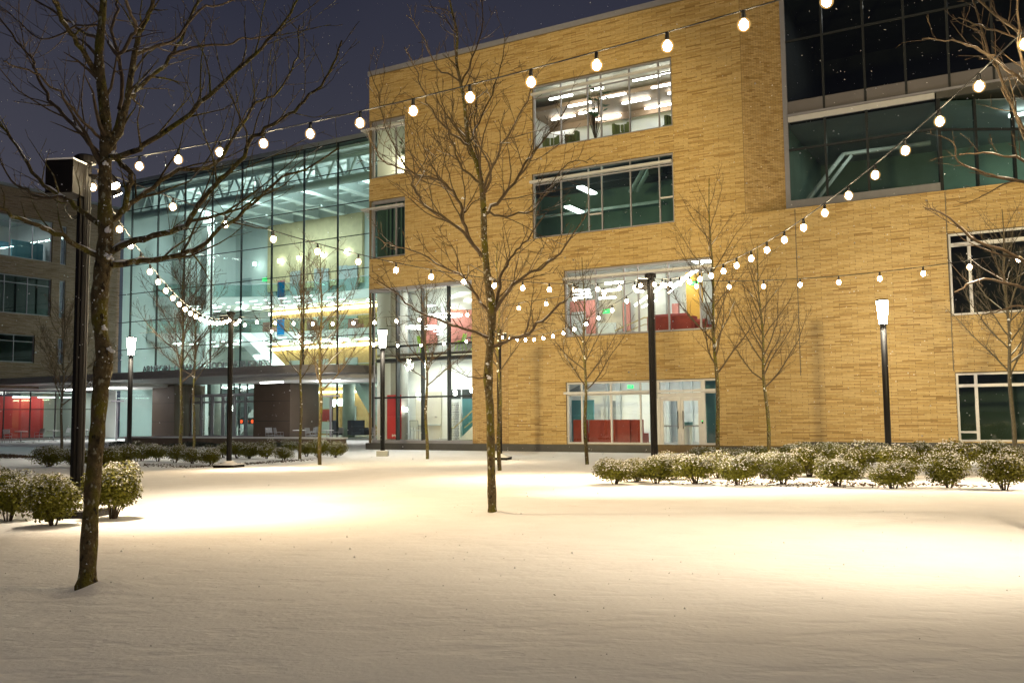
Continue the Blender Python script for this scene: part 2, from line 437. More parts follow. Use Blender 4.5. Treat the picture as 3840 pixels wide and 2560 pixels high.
# left flank of the wing
SIDE = Plane2(-27.5, 12, 0, -1, -1, 0)
sdm = MB(); backing(sdm, SIDE, 0, 12, 0, 18.2, [(10.6, 12, 13.05, 15.88), (10.6, 12, 9.13, 11.93), (5.2, 12, 0, 7.63)])
sidew = E.add(sdm, 'side_wall', M['mortar'])
mb, _ = courses(SIDE, 0, 12, 7.63, 18.15, [(10.6, 12, 13.05, 15.88), (10.6, 12, 9.13, 11.93)], seed=8)
tag(E.add(mb, 'brick_courses', M['brick'], sidew), kind='stuff')
# roof slab, coping, plinths
rf = MB(); rf.box(-27.45, E2, .02, 20, 18.02, 18.2)
E.add(rf, 'roof', M['grey'])
cpm = MB(); cpm.box(-27.56, -9.2, -.06, .30, 18.2, 18.42); cpm.box(-27.56, -27.2, .30, 12, 18.2, 18.42); E.add(cpm, 'roof_coping', M['metal'])
pl = MB(); pl.box(-27.62, -12.97, -.10, .02, -.4, .30); pl.box(-11.15, -7.35, -.10, .02, -.4, .27); pl.box(-7.35, E2, -.10, .02, -.4, .48); E.add(pl, 'plinth', M['plinth'])
jt = MB()
for s_ in (-7.35, -2.27):
    jt = MB(); jt.box(s_-.012, s_+.012, -.016, 0, 2.9, 9.1); E.add(jt, 'control_joint', M['plinth'])

def window(B, P, s0, s1, z0, z1, muls=(), rails=(), fw_=.07, dep=.12, fr='metal', mm='metal', gl='glass', head=0., parent=None, shade=None, mw=.05, cut=None, name='window'):
    """frame part; each mullion, rail and pane a sub-part"""
    f = MB(); d0, d1 = -dep-.06, -dep+.05
    pbox(f, P, s0, s0+fw_, d0, d1, z0, z1); pbox(f, P, s1-fw_, s1, d0, d1, z0, z1)
    pbox(f, P, s0+fw_, s1-fw_, d0, d1, z0, z0+fw_); pbox(f, P, s0+fw_, s1-fw_, d0, d1, z1-fw_-head, z1)
    wn = B.add(f, name, M[fr], parent)
    xsplit = [s0+fw_] + list(muls) + [s1-fw_]; zsplit = [z0+fw_] + list(rails) + [z1-fw_-head]
    for m_ in muls:
        q = MB(); pbox(q, P, m_-mw/2, m_+mw/2, d0+.005, d1-.004, z0+fw_, z1-fw_-head); B.add(q, 'mullion', M[mm], wn)
    for z_ in rails:
        q = MB(); pbox(q, P, s0+fw_, s1-fw_, d0+.012, d1-.012, z_-mw/2, z_+mw/2); B.add(q, 'rail', M[mm], wn)
    for a, b in zip(xsplit, xsplit[1:]):
        for c, d in zip(zsplit, zsplit[1:]):
            q = MB(); q.quad(P(a, -dep-.02, c), P(b, -dep-.02, c), P(b, -dep-.02, d), P(a, -dep-.02, d)); B.add(q, 'pane', M[gl], wn)
    if shade:
        q = MB(); pbox(q, P, shade[0], shade[1], -dep+.06, shade[3], shade[2]-.05, shade[2]+.05); B.add(q, 'sun_shelf', M['lmetal'], wn)
    return wn
# upper strips
window(E, FRONT, -18.43, -12.03, 13.10, 15.94, (-17.09, -15.82, -15.2, -13.91, -12.63), (15.40,), shade=(-18.46, -12.06, 15.56, .10))
window(E, FRONT, -18.48, -12.05, 9.17, 12.01, (-17.13, -15.84, -15.23, -13.94, -12.68), (11.55,), gl='dglass', shade=(-18.55, -12.08, 11.65, .16))
window(E, FRONT, -17.0, -10.52, 4.81, 7.62, (-15.59, -14.31, -13.7, -12.41, -11.11), (7.2,), shade=(-17.03, -10.55, 7.27, .12), mw=.055)
# casement vents in the third floor strip
cv = MB(); pbox(cv, FRONT, -15.8, -15.26, -.15, -.06, 9.9, 9.96); pbox(cv, FRONT, -12.64, -12.12, -.15, -.06, 10.2, 10.26); E.add(cv, 'vent_rail', M['lmetal'])
# ground strip with the double door
gw = window(E, FRONT, -17.0, -12.97, .33, 2.885, (-16.32, -14.99, -13.71), (2.36,), fr='lmetal', mm='lmetal', shade=(-17.07, -10.56, 2.44, .10), mw=.06)
window(E, FRONT, -11.10, -10.52, .33, 2.885, (), (2.36,), fr='lmetal', mm='lmetal')
tr = MB(); pbox(tr, FRONT, -12.97, -11.10, -.18, -.07, 2.80, 2.885); pbox(tr, FRONT, -12.97, -12.88, -.18, -.07, 0, 2.80); pbox(tr, FRONT, -11.19, -11.10, -.18, -.07, 0, 2.80); pbox(tr, FRONT, -12.88, -11.19, -.18, -.07, 2.19, 2.36)
dfr = E.add(tr, 'door_frame', M['lmetal'])
q = MB(); q.quad(*[FRONT(a, -.13, b) for a, b in ((-12.88, 2.36), (-11.19, 2.36), (-11.19, 2.80), (-12.88, 2.80))]); E.add(q, 'pane', M['glass'], dfr)
for s0, s1, hs in ((-12.875, -12.04, -12.14), (-12.03, -11.195, -11.93)):
    dr = MB(); z0, z1 = .03, 2.18
    pbox(dr, FRONT, s0, s0+.12, -.15, -.10, z0, z1); pbox(dr, FRONT, s1-.12, s1, -.15, -.10, z0, z1)
    pbox(dr, FRONT, s0+.12, s1-.12, -.15, -.10, z0, z0+.30); pbox(dr, FRONT, s0+.12, s1-.12, -.15, -.10, z1-.13, z1)
    d_ = E.add(dr, 'door', M['lmetal'])
    q = MB(); q.quad(*[FRONT(a, -.125, b) for a, b in ((s0+.12, z0+.30), (s1-.12, z0+.30), (s1-.12, z1-.13), (s0+.12, z1-.13))]); E.add(q, 'pane', M['glass'], d_)
    q = MB(); q.tube([FRONT(hs, -.06, .95), FRONT(hs, -.06, 1.65)], .016, 8); pbox(q, FRONT, hs-.01, hs+.01, -.11, -.06, 1.0, 1.03); pbox(q, FRONT, hs-.01, hs+.01, -.11, -.06, 1.57, 1.60); E.add(q, 'pull_handle', M['dmetal'], d_)
    q = MB(); pbox(q, FRONT, s0+.10, s1-.10, -.20, -.16, 1.03, 1.09); E.add(q, 'push_bar', M['metal'], d_)
q = MB(); pbox(q, FRONT, -11.17, -11.12, -.07, -.04, 1.15, 1.28); cr = E.add(q, 'card_reader', M['dmetal']); q = MB(); pbox(q, FRONT, -11.165, -11.125, -.04, -.035, 1.24, 1.275); E.add(q, 'status_light', M['exit'], cr)
# right-hand dark windows
window(E, FRONT, -2.25, 1.9, 4.80, 7.62, (-1.62, .30), (7.22,), gl='bayglass', shade=(-2.2, 1.85, 7.24, -.02), fr='lmetal', mm='lmetal', mw=.10)
rw = window(E, FRONT, -2.22, 1.9, .51, 2.83, (-1.62, .30), (2.40,), gl='bayglass', fr='lmetal', mm='lmetal', mw=.10)
q = MB(); pbox(q, FRONT, -2.15, -1.67, -.16, -.08, .80, .87); E.add(q, 'rail', M['lmetal'], rw)
# corner windows over the glass lobby, wrapping round the left flank
for z0, z1, gl in ((13.05, 15.88, 'glass'), (9.13, 11.93, 'dglass')):
    wn = window(E, FRONT, -27.32, -25.35, z0, z1, (-25.95,), (z1-.42,), gl=gl, head=.10)
    window(E, Plane2(-27.5, 12, 0, -1, -1, 0), 10.6, 11.86, z0, z1, (), (z1-.42,), gl=gl)
    q = MB(); q.box(-27.95, -25.4, -.10, .06, z1-.40, z1-.32)
    for k in range(7): q.box(-27.93, -27.35, .10+.17*k, .15+.17*k, z1-.39, z1-.34)
    q.box(-27.95, -27.90, .06, 1.3, z1-.41, z1-.33)
    for k in range(7): q.tube([(-27.92, .12+.17*k, z1-.40), (-27.40, .12+.17*k, z1-1.15)], .014, 4)
    E.add(q, 'sun_shelf', M['lmetal'], wn)

# glass lobby at the corner (two storeys)
GL = [-27.30, -25.92, -24.47, -23.01, -21.68]
lob = MB(); lob.box(-27.40, -21.64, .10, .22, .28, .44); lob.box(-27.45, -21.64, -.02, .25, 7.48, 7.63); lob.box(-27.30, -27.24, .1, .16, .44, 7.48)
lobby = E.add(lob, 'lobby_glazing', M['metal'])
for s_ in GL[1:4]:
    q = MB(); q.box(s_-.035, s_+.035, .06, .30, .44, 7.48); E.add(q, 'mullion', M['dmetal'], lobby)
q = MB(); q.box(-27.24, -21.66, .08, .16, 2.39, 2.47); E.add(q, 'transom', M['dmetal'], lobby)
q = MB(); q.box(-27.24, -21.66, .10, .18, 4.79, 4.88); E.add(q, 'transom', M['dmetal'], lobby)
zz_ = [.44, 2.39, 4.79, 7.48]
for a, b in zip(GL, GL[1:]):
    for c, d in zip(zz_, zz_[1:]):
        q = MB(); q.quad((a, .12, c), (b, .12, c), (b, .12, d), (a, .12, d)); E.add(q, 'pane', M['glass'], lobby)
for k in range(3):
    for c, d in zip(zz_, zz_[1:]):
        q = MB(); q.quad((-27.27, .16+2.2*k, c), (-27.27, .16+2.2*(k+1), c), (-27.27, .16+2.2*(k+1), d), (-27.27, .16+2.2*k, d)); E.add(q, 'pane', M['glass'], lobby)
q = MB()
for k in range(1, 4): q.box(-27.30, -27.24, .12+2.2*k, .18+2.2*k, .44, 7.48)
E.add(q, 'side_mullion', M['dmetal'], lobby)

# rooms: interior surfaces as parts of the building
def room(B, u0, u1, D0, D1, z0, z1, wallm='white', ceilm='white', floorm='floor', left=None, right=None):
    q = MB(); q.quad((u0, D1, z0), (u1, D1, z0), (u1, D1, z1), (u0, D1, z1)); bw = B.add(q, 'room_wall', M[wallm])
    q = MB(); q.quad((u0, D0, z0), (u0, D1, z0), (u0, D1, z1), (u0, D0, z1)); B.add(q, 'room_wall', M[left or wallm])
    q = MB(); q.quad((u1, D0, z0), (u1, D1, z0), (u1, D1, z1), (u1, D0, z1)); B.add(q, 'room_wall', M[right or wallm])
    q = MB(); q.box(u0, u1, D0, D1, z0-.06, z0); B.add(q, 'room_floor', M[floorm])
    q = MB(); q.box(u0, u1, D0, D1, z1, z1+.06); B.add(q, 'room_ceiling', M[ceilm])
    return bw
def strips(B, lst, name='strip_light', m='strip', cat=None):     # each fitting a part of its building
    for (u0, u1, D0, D1, z0, z1) in lst:
        q = MB(); q.box(u0, u1, D0, D1, z0, z1); B.add(q, name, M[m])
def room_light(B, u, D, z, power, su=1.2, sd=.3, c=COOL):
    l = lamp('area_lamp', 'AREA', (u-B.o[0], D-B.o[1], z), power, c, B.root, su, sy=sd)
    return l
def I(u, D): return u*(1+D/OFF)      # where a thing seen through the facade at u stands at depth D
def ibox(ua, ub, D, t, z0, z1, name, m, parent=None):
    k = 1+D/OFF
    q = MB(); q.box(I(ua, D), I(ub, D), D, D+t, EYE+(z0-EYE)*k, EYE+(z1-EYE)*k); return E.add(q, name, M[m], parent)
# fourth floor: lit, wood ceiling, rows of linear lights
room(E, -21.5, -11.6, .22, 8.0, 12.95, 17.3, 'white', 'cream', 'floor')
q = MB(); q.box(-21.5, -11.6, 5.2, 8.0, 16.75, 16.95); E.add(q, 'wood_ceiling', M['woodceil'])
ibox(-18.6, -11.9, 7.6, .1, 13.75, 14.62, 'wood_frieze', 'woodceil')
for uw, zw, wd in ((-17.6, 15.2, 1.1), (-15.6, 15.24, .55), (-13.7, 15.28, 1.15), (-12.5, 15.34, .7), (-16.7, 14.72, 1.1), (-15.2, 14.80, 1.15), (-12.9, 14.82, 1.2), (-17.5, 14.28, 1.1), (-16.2, 14.32, .9), (-14.2, 14.40, 1.2), (-12.2, 14.45, .5), (-17.8, 13.88, 1.1), (-15.4, 13.92, 1.1), (-13.2, 14.0, 1.15)):
    D = (16.6-EYE)/(zw-EYE)*OFF-OFF
    q = MB(); q.box(I(uw, D), I(uw, D)+wd*(1+D/OFF), D, D+.10, 16.58, 16.66); E.add(q, 'strip_light', M['strip'])
room_light(E, -15.8, 2.2, 16.55, 26, 2.5, .2); room_light(E, -16.5, 5.5, 16.55, 26, 2.5, .2)
# third floor: dim, green tinged ductwork, two lit lamps
room(E, -22.0, -11.6, .22, 7.5, 9.0, 12.9, 'green_dark', 'green_dark', 'green_dark')
for k in range(5):
    q = MB(); q.box(-22.0, -11.6, .9+1.3*k, 1.0+1.3*k, 12.6, 12.88); E.add(q, 'ceiling_beam', M['dark'])
q = MB(); q.tube([(I(-13.9, 4), 4, 11.7), (I(-13.2, 1.2), 1.2, 12.0)], .10, 8); E.add(q, 'duct', M['lgrey'])
q = MB(); q.tube([(I(-13.6, 4), 4, 11.7), (I(-12.95, 1.2), 1.2, 12.0)], .10, 8); E.add(q, 'duct', M['lgrey'])
ibox(-13.1, -12.5, 1.2, .6, 11.25, 11.75, 'fan_unit', 'dark')
ibox(-18.3, -12.7, 5.5, .12, 10.02, 10.14, 'pipe', 'lgrey')
for uw, zw, dz in ((-16.35, 11.12, 2.0), (-16.95, 10.35, 3.6)):
    q = MB(); q.box(I(uw, dz), I(uw, dz)+.32, dz, dz+1.5, EYE+(zw-EYE)*(1+dz/OFF), EYE+(zw-EYE)*(1+dz/OFF)+.08); E.add(q, 'strip_light', M['strip'])
room_light(E, -14.2, 2.5, 12.5, 45, 1.2, .3, (.8, 1, .82)); room_light(E, -17.5, 3, 12.5, 55, 1.2, .3, (.8, 1, .82))
# second floor lounge
room(E, -21.5, -9.9, .22, 7.5, 4.70, 8.75, 'white', 'cream', 'floor')
ibox(-16.75, -15.55, 5.0, .12, 4.9, 6.3, 'red_partition', 'redwall')
ibox(-16.7, -16.05, 4.8, .08, 4.9, 5.85, 'glass_door', 'lgrey')
ibox(-14.35, -14.05, 6.5, .12, 4.9, 6.1, 'red_partition', 'redwall')
ibox(-15.4, -14.4, 7.2, .1, 4.9, 6.6, 'cream_wall', 'cream')
ibox(-11.65, -11.0, 3.2, .12, 4.8, 7.1, 'ochre_panel', 'yellow')
ibox(-13.1, -12.5, 4.6, .5, 4.8, 7.2, 'column', 'concrete')
ibox(-12.25, -12.0, 5.0, .2, 4.9, 5.9, 'coral_panel', 'redwall')
ibox(-11.05, -10.6, 2.0, .1, 4.8, 5.85, 'slate_cabinet', 'grey')
for uw, zw, D0 in ((-16.55, 6.75, 3.0), (-16.5, 6.6, 3.6), (-16.45, 6.45, 4.2), (-15.05, 6.95, 2.4), (-15.2, 6.65, 3.6), (-15.35, 6.35, 4.9)):
    q = MB(); q.box(I(uw, D0)-.1, I(uw, D0)+.75, D0, D0+.12, EYE+(zw-EYE)*(1+D0/OFF)-.04, EYE+(zw-EYE)*(1+D0/OFF)+.04); E.add(q, 'strip_light', M['strip'])
for a, b, r in (((-13.8, 6.0, 5.95), (-12.7, 3.0, 6.6), .06), ((-12.2, 3.0, 6.55), (-11.0, 1.2, 7.3), .09), ((-13.5, 5, 5.85), (-12.9, 4, 6.1), .04)):
    q = MB(); q.tube([(I(a[0], a[1]), a[1], EYE+(a[2]-EYE)*(1+a[1]/OFF)), (I(b[0], b[1]), b[1], EYE+(b[2]-EYE)*(1+b[1]/OFF))], r, 6); E.add(q, 'strip_light', M['strip'])
q = MB(); q.box(-11.6, -10.7, .5, 1.3, 7.62, 7.70); E.add(q, 'strip_light', M['strip'])
room_light(E, -16.6, 3.0, 8.6, 150, 1.6, .3); room_light(E, -12.6, 3, 8.6, 170, 1.6, .3)
q = MB(); q.tube([(-16.0, 3, 5.25), (-14.6, 3, 5.75), (-13.9, 3, 5.7)], .03, 6); q.tube([(-16.0, 3, 4.98), (-14.6, 3, 5.45), (-13.9, 3, 5.42)], .02, 6); E.add(q, 'handrail', M['brass'])
ibox(-15.5, -14.7, 3.9, .1, 4.75, 5.3, 'lounge_counter', 'lgrey')
# ground floor lobby room
room(E, -19.6, -9.9, .22, 4.5, .28, 3.35, 'white', 'white', 'floor')
ibox(-16.75, -15.75, 3.0, .1, .35, 2.15, 'blue_panel', 'teal')
ibox(-11.0, -10.58, 1.4, .1, .35, 2.9, 'teal_panel', 'teal')
ibox(-13.25, -13.02, 1.0, .1, .35, 2.9, 'lettered_panel', 'dark')
for a, b in ((-15.2, -15.1), (-14.75, -14.55), (-12.6, -12.45), (-12.05, -11.9), (-11.6, -11.5)):
    ibox(a, b, 4.2, .1, .35, 2.9, 'wall_pier', 'lgrey')
for a, b in ((-14.95, -14.75), (-12.4, -12.15)):
    ibox(a, b, 4.38, .06, .35, 2.1, 'room_door', 'grey')
q = MB(); q.poly([(-18.4, 2.6, 2.2), (-17.2, 2.6, 2.75), (-17.2, 2.6, 3.05), (-18.4, 2.6, 2.5)]); E.add(q, 'stair_soffit', M['grey'])
for uw in (-15.6, -14.2, -12.3):
    q = MB(); q.box(I(uw, 2.6)-.6, I(uw, 2.6)+.6, 2.6, 2.85, 3.26, 3.32); E.add(q, 'strip_light', M['strip'])
room_light(E, -15.4, 2.0, 3.25, 70, 1.8, .3); room_light(E, -12.4, 2.2, 3.25, 70, 1.2, .3)
# dark rooms behind the bay and the right-hand windows
room(E, -2.6, 2.3, .22, 4, 4.7, 8, 'dark', 'dark', 'dark'); room(E, -2.6, 2.3, .22, 4, .4, 3.2, 'green_dark', 'dark', 'dark')
room_light(E, .6, 2.4, 3.1, 9, 1., .3, (.85, 1, .9)); room_light(E, .6, 2.4, 7.9, 4, 1., .3, (.85, 1, .9))  # weak lamps added to lift these unlit rooms
# corner rooms
room(E, -27.2, -24.9, .25, 3.5, 12.95, 16.3, 'lgrey', 'grey', 'floor'); room(E, -27.2, -24.9, .25, 3.5, 9.0, 12.4, 'green_dark', 'green_dark', 'dark')
strips(E, [(-27.15, -26.95, 2.0, 2.1, 13.2, 14.6), (-26.4, -26.15, 2.0, 2.1, 13.2, 14.9)], 'lit_panel', 'wstrip')
q = MB()
for k in range(9): q.tube([(-27.1+.22*k, .9, 9.1), (-27.1+.22*k, .9, 12.2)], .05, 5)
E.add(q, 'curtain', M['green_dark'])

# ---- dark glass bay
BD = .80
PB = Plane2(0, BD, 1, 0, 0, -1)
bay = MB(); pbox(bay, PB, -7.83, -7.66, -.08, .06, 9.16, 18.2); pbox(bay, PB, -7.66, -2.45, -.08, .08, 9.16, 9.30); pbox(bay, PB, -7.66, E2, -.06, .12, 12.90, 12.98)
pbox(bay, PB, -7.66, -2.45, -.06, .05, 9.30, 9.62)
bayo = E.add(bay, 'glass_bay', M['metal'])
q = MB(); pbox(q, PB, -7.64, -2.50, -.02, .10, 12.68, 12.88); E.add(q, 'bay_cornice', M['lmetal'], bayo)
q = MB(); q.poly([(-2.45, BD-.02, 12.90), (E2, BD-.02, 12.90), (E2, 9, 12.90)]); E.add(q, 'bay_soffit', M['plinth'], bayo)
q = MB(); pbox(q, PB, -2.45, E2, -.05, .06, 12.66, 12.90); E.add(q, 'bay_fascia', M['plinth'], bayo)
for s_ in (-6.30, -4.82, -3.42, -2.0, -.6, .9, 2.4): 
    q = MB(); pbox(q, PB, s_-.04, s_+.04, -.06, .035, 12.98, 18.2); E.add(q, 'mullion', M['dmetal'], bayo)
for s_ in (-6.30, -4.82):
    q = MB(); pbox(q, PB, s_-.04, s_+.04, -.06, .035, 9.62, 12.68); E.add(q, 'mullion', M['dmetal'], bayo)
q = MB(); pbox(q, PB, -7.66, E2, -.05, .03, 15.85, 15.93); E.add(q, 'transom', M['dmetal'], bayo)
q = MB(); pbox(q, PB, -7.66, -2.45, -.05, .03, 11.55, 11.63); E.add(q, 'transom', M['dmetal'], bayo)
ss_ = [-7.66, -6.30, -4.82, -3.42, -2.0, -.6, .9, 2.4, 6, E2]
for a, b in zip(ss_, ss_[1:]):
    q = MB(); q.quad(PB(a, 0, 13.5), PB(b, 0, 13.5), PB(b, 0, 15.85), PB(a, 0, 15.85)); E.add(q, 'pane', M['bayglass'], bayo)
    q = MB(); q.quad(PB(a, 0, 15.93), PB(b, 0, 15.93), PB(b, 0, 18.2), PB(a, 0, 18.2)); E.add(q, 'pane', M['bayglass'], bayo)
    q = MB(); q.quad(PB(a, .004, 12.98), PB(b, .004, 12.98), PB(b, .004, 13.5), PB(a, .004, 13.5)); E.add(q, 'spandrel', M['spandrel'], bayo)
for a, b in ((-7.66, -6.30), (-6.30, -4.82), (-4.82, -2.45)):
    for c, d in ((9.62, 11.55), (11.63, 12.68)):
        q = MB(); q.quad(PB(a, 0, c), PB(b, 0, c), PB(b, 0, d), PB(a, 0, d)); E.add(q, 'pane', M['bayglass'], bayo)
FOLD = Plane2(-2.45, BD, math.cos(SA), math.sin(SA), math.sin(SA), -math.cos(SA))
q = MB(); pbox(q, FOLD, -.02, .10, -.08, .04, 9.16, 12.66); E.add(q, 'corner_post', M['dmetal'], bayo)
q = MB(); pbox(q, FOLD, 0, 9, -.06, .04, 9.165, 9.34); E.add(q, 'sill', M['metal'], bayo)
q = MB(); pbox(q, FOLD, 0, 9, -.05, .03, 11.5, 11.58); E.add(q, 'transom', M['dmetal'], bayo)
for k in range(1, 7):
    q = MB(); pbox(q, FOLD, 1.35*k-.04, 1.35*k+.04, -.10, .03, 9.34, 12.66); E.add(q, 'mullion', M['dmetal'], bayo)
for k in range(6):
    for c, d in ((9.34, 11.5), (11.58, 12.66)):
        q = MB(); q.quad(FOLD(1.35*k, 0, c), FOLD(1.35*(k+1), 0, c), FOLD(1.35*(k+1), 0, d), FOLD(1.35*k, 0, d)); E.add(q, 'pane', M['dglass'], bayo)
room(E, -7.8, E2, .95, 9, 13.0, 17.9, 'dark', 'dark', 'dark')
q = MB(); q.quad((-7.8, 7.5, 9.2), (E2, 9, 9.2), (E2, 9, 12.6), (-7.8, 7.5, 12.6)); E.add(q, 'room_wall', M['green_dark'])
q = MB(); q.quad((-7.75, .95, 9.2), (-7.75, 7.5, 9.2), (-7.75, 7.5, 12.6), (-7.75, .95, 12.6)); E.add(q, 'room_wall', M['green_dark'])
room_light(E, -5.2, 3, 12.4, 45, 1.2, .3, (.9, 1, .85)); room_light(E, -5, 3, 17.6, 60, 1.2, .3, (1, .95, .95)); room_light(E, 0, 4, 17.6, 60, 1.2, .3, (1, .95, .95))  # lamps added to brighten the dark bay interior
q = MB(); q.quad((2.0, 2.2, 9.2), (3.2, 7.9, 9.2), (3.2, 7.9, 12.1), (2.0, 2.2, 12.1)); E.add(q, 'room_wall', M['white'])
q = MB(); q.poly([(-7.8, .95, 12.62), (-2.45, .95, 12.62), (E2, 9, 12.62), (-7.8, 9, 12.62)]); E.add(q, 'room_ceiling', M['grey'])
q = MB(); q.tube([(-7.3, 1.3, 9.5), (-6.2, 4.0, 12.0), (-3, 4.5, 12.1)], .10, 6); q.tube([(-7.0, 1.3, 9.4), (-5.9, 4.0, 11.9)], .07, 6); E.add(q, 'duct', M['lgrey'])
strips(E, [(-.25, 1.1, 3.4, 3.6, 12.38, 12.46), (.1, .5, 5.6, 5.7, 12.4, 12.48), (1.6, 1.75, 3.5, 3.6, 12.4, 12.5)])
room_light(E, .6, 4.2, 12.35, 260, 1.2, .2, (.85, 1, .82))
room(E, -27.25, -21.6, .3, 2.9, .42, 4.30, 'white', 'white', 'floor')
room(E, -27.25, -21.6, .3, 2.9, 4.50, 7.85, 'lgrey', 'cream', 'floor')
q = MB(); q.box(-27.2, -21.66, .18, .9, 4.12, 4.26); E.add(q, 'floor_edge', M['dmetal'])

# lobby fittings that belong to the building
ibox(-24.75, -23.35, 2.75, .05, .50, 2.65, 'wall_niche', 'cream'); ibox(-24.65, -23.4, 2.65, .10, 1.12, 1.17, 'niche_shelf', 'lgrey')
ibox(-22.86, -22.36, 2.2, .08, .50, 2.15, 'room_door', 'dark'); ibox(-22.95, -22.30, 2.2, .06, .45, 2.22, 'door_frame', 'white'); ibox(-22.86, -22.3, 2.2, .05, 2.3, 2.72, 'door_transom', 'dark'); ibox(-22.2, -21.7, 2.2, .05, 2.3, 2.72, 'door_transom', 'dark')
ibox(-22.2, -21.7, 1.9, .08, .5, 2.3, 'teal_panel', 'teal')
ibox(-22.95, -21.5, 2.6, .1, 4.85, 6.4, 'coral_wall', 'redwall'); ibox(-24.4, -23.6, 2.7, .1, 4.85, 6.1, 'coral_wall', 'redwall')
q = MB(); q.tube([(-26.6, 1.2, .42), (-26.6, 1.2, 7.85)], .42, 20); E.add(q, 'column', M['concrete'], smooth=True)
q = MB(); q.poly([(-22.9, .8, .45), (-21.66, .8, .45), (-21.66, .8, 1.5)]); q.poly([(-22.9, .8, .45), (-21.66, .8, 1.5), (-21.66, 2.0, 1.5), (-22.9, 2.0, .45)]); st_ = E.add(q, 'stair', M['white'])
q = MB(); q.tube([(-23.35, .7, .98), (-23.1, .7, 1.0), (-21.66, .7, 2.1)], .03, 6); E.add(q, 'handrail', M['brass'], st_)
q = MB(); q.tube([(-22.55, .72, 1.0), (-21.66, .72, 1.62)], .025, 6); E.add(q, 'handrail', M['brass'], st_)
q = MB(); q.quad((-22.8, .74, .55), (-21.66, .74, 1.55), (-21.66, .74, 2.05), (-22.8, .74, 1.0)); E.add(q, 'pane', M['tglass'], st_)
q = MB(); q.ball((-23.2, 2.0, 7.0), 1.1, .7, .42, 14, 7); E.add(q, 'ceiling_cloud', M['white'], smooth=True)
for uw, zw, D0, wd in ((-24.15, 6.6, 1.4, .5), (-22.05, 6.7, 1.2, .45), (-23.95, 5.6, 1.8, .55), (-23.75, 5.4, 2.1, .5), (-23.55, 5.25, 2.4, .3)):
    q = MB(); q.box(I(uw, D0), I(uw, D0)+wd, D0, D0+.08, EYE+(zw-EYE)*(1+D0/OFF), EYE+(zw-EYE)*(1+D0/OFF)+.05); E.add(q, 'strip_light', M['strip'])
ibox(-22.9, -21.7, 2.4, .1, 6.42, 6.48, 'cove_light', 'wstrip')
room_light(E, -24.5, 1.5, 7.7, 110, 2.6, .3); room_light(E, -24.5, 1.5, 4.2, 130, 2.6, .3)
for k, (u, D, z, r) in enumerate(((-25.3, 1.35, 5.80, .80), (-24.1, 1.5, 6.32, .80))):
    t = thing('ring_pendant', ['large glowing ring pendant hanging low in the corner glass lobby', 'upper glowing ring pendant hanging nearer the coral wall'][k], 'pendant light', W(u, D, z), -TH)
    q = MB(); q.tube([(r*math.cos(2*PI*a/28), r*math.sin(2*PI*a/28), 0) for a in range(29)], .035, 6); q.build('ring', M['strip'], t)
    q = MB()
    for a in range(3): q.tube([(r*math.cos(2.1*a), r*math.sin(2.1*a), 0), (0, 0, 7.8-z)], .008, 3)
    q.build('wire', M['cable'], t)
for k, (u, D, z) in enumerate(((-26.5, 2.6, 2.5), (-26.0, .9, 1.75), (-23.3, 1.1, 2.5), (-22.2, .8, 2.6), (-24.9, 1.0, 3.85))):
    lab = ['upper glowing wall lantern left of the lobby niche', 'lower glowing lantern beside the red banner', 'small glowing lantern over the dark lobby door', 'glowing lantern against the brick edge of the lobby', 'bright upright lantern hanging behind the slim lobby tree'][k]
    t = thing('wall_lantern', lab, 'lamp', W(u, D, z), -TH)
    q = MB(); q.tube([(0, 0, 0), (0, 0, .20)], [.07, .09], 6); q.build('shade', M['sconce'], t)
    q = MB(); q.tube([(0, 0, .20), (0, 0, .26)], .03, 6); q.tube([(0, 0, .25), (0, .25, .25)], .015, 4); q.build('bracket', M['dmetal'], t)
# banner
bn = thing('banner', 'tall red banner with white sideways lettering on the lobby column', 'banner', W(-26.55, .74, .45), -TH)
q = MB(); q.box(-.42, .42, -.02, .0, .02, 2.12); q.build('cloth', M['red'], bn)
def text(s, size, name, m, parent, loc, rot, ext=.004, align='CENTER', sx=1.0):
    c = bpy.data.curves.new(name, 'FONT'); c.body = s; c.size = size; c.extrude = ext; c.align_x = align
    c.materials.append(m); tmp = bpy.data.objects.new(name, c); col.objects.link(tmp)
    bpy.context.view_layer.update(); me = bpy.data.meshes.new_from_object(tmp.evaluated_get(bpy.context.evaluated_depsgraph_get()))
    bpy.data.objects.remove(tmp); bpy.data.curves.remove(c); o = bpy.data.objects.new(name, me); col.objects.link(o)
    o.parent = parent; o.location = loc; o.rotation_euler = rot; o.scale = (sx, 1, 1)
    return o
text('Boundless', .33, 'lettering', M['text'], bn, (.34, -.03, 1.25), (PI/2, -PI/2, 0), sx=.95)
q = MB()
for k in range(6): q.box(-.12+.06*k, -.08+.06*k, -.03, -.021, .12+.02*(k % 3), .24-.02*(k % 2))
q.build('emblem', M['text'], bn)

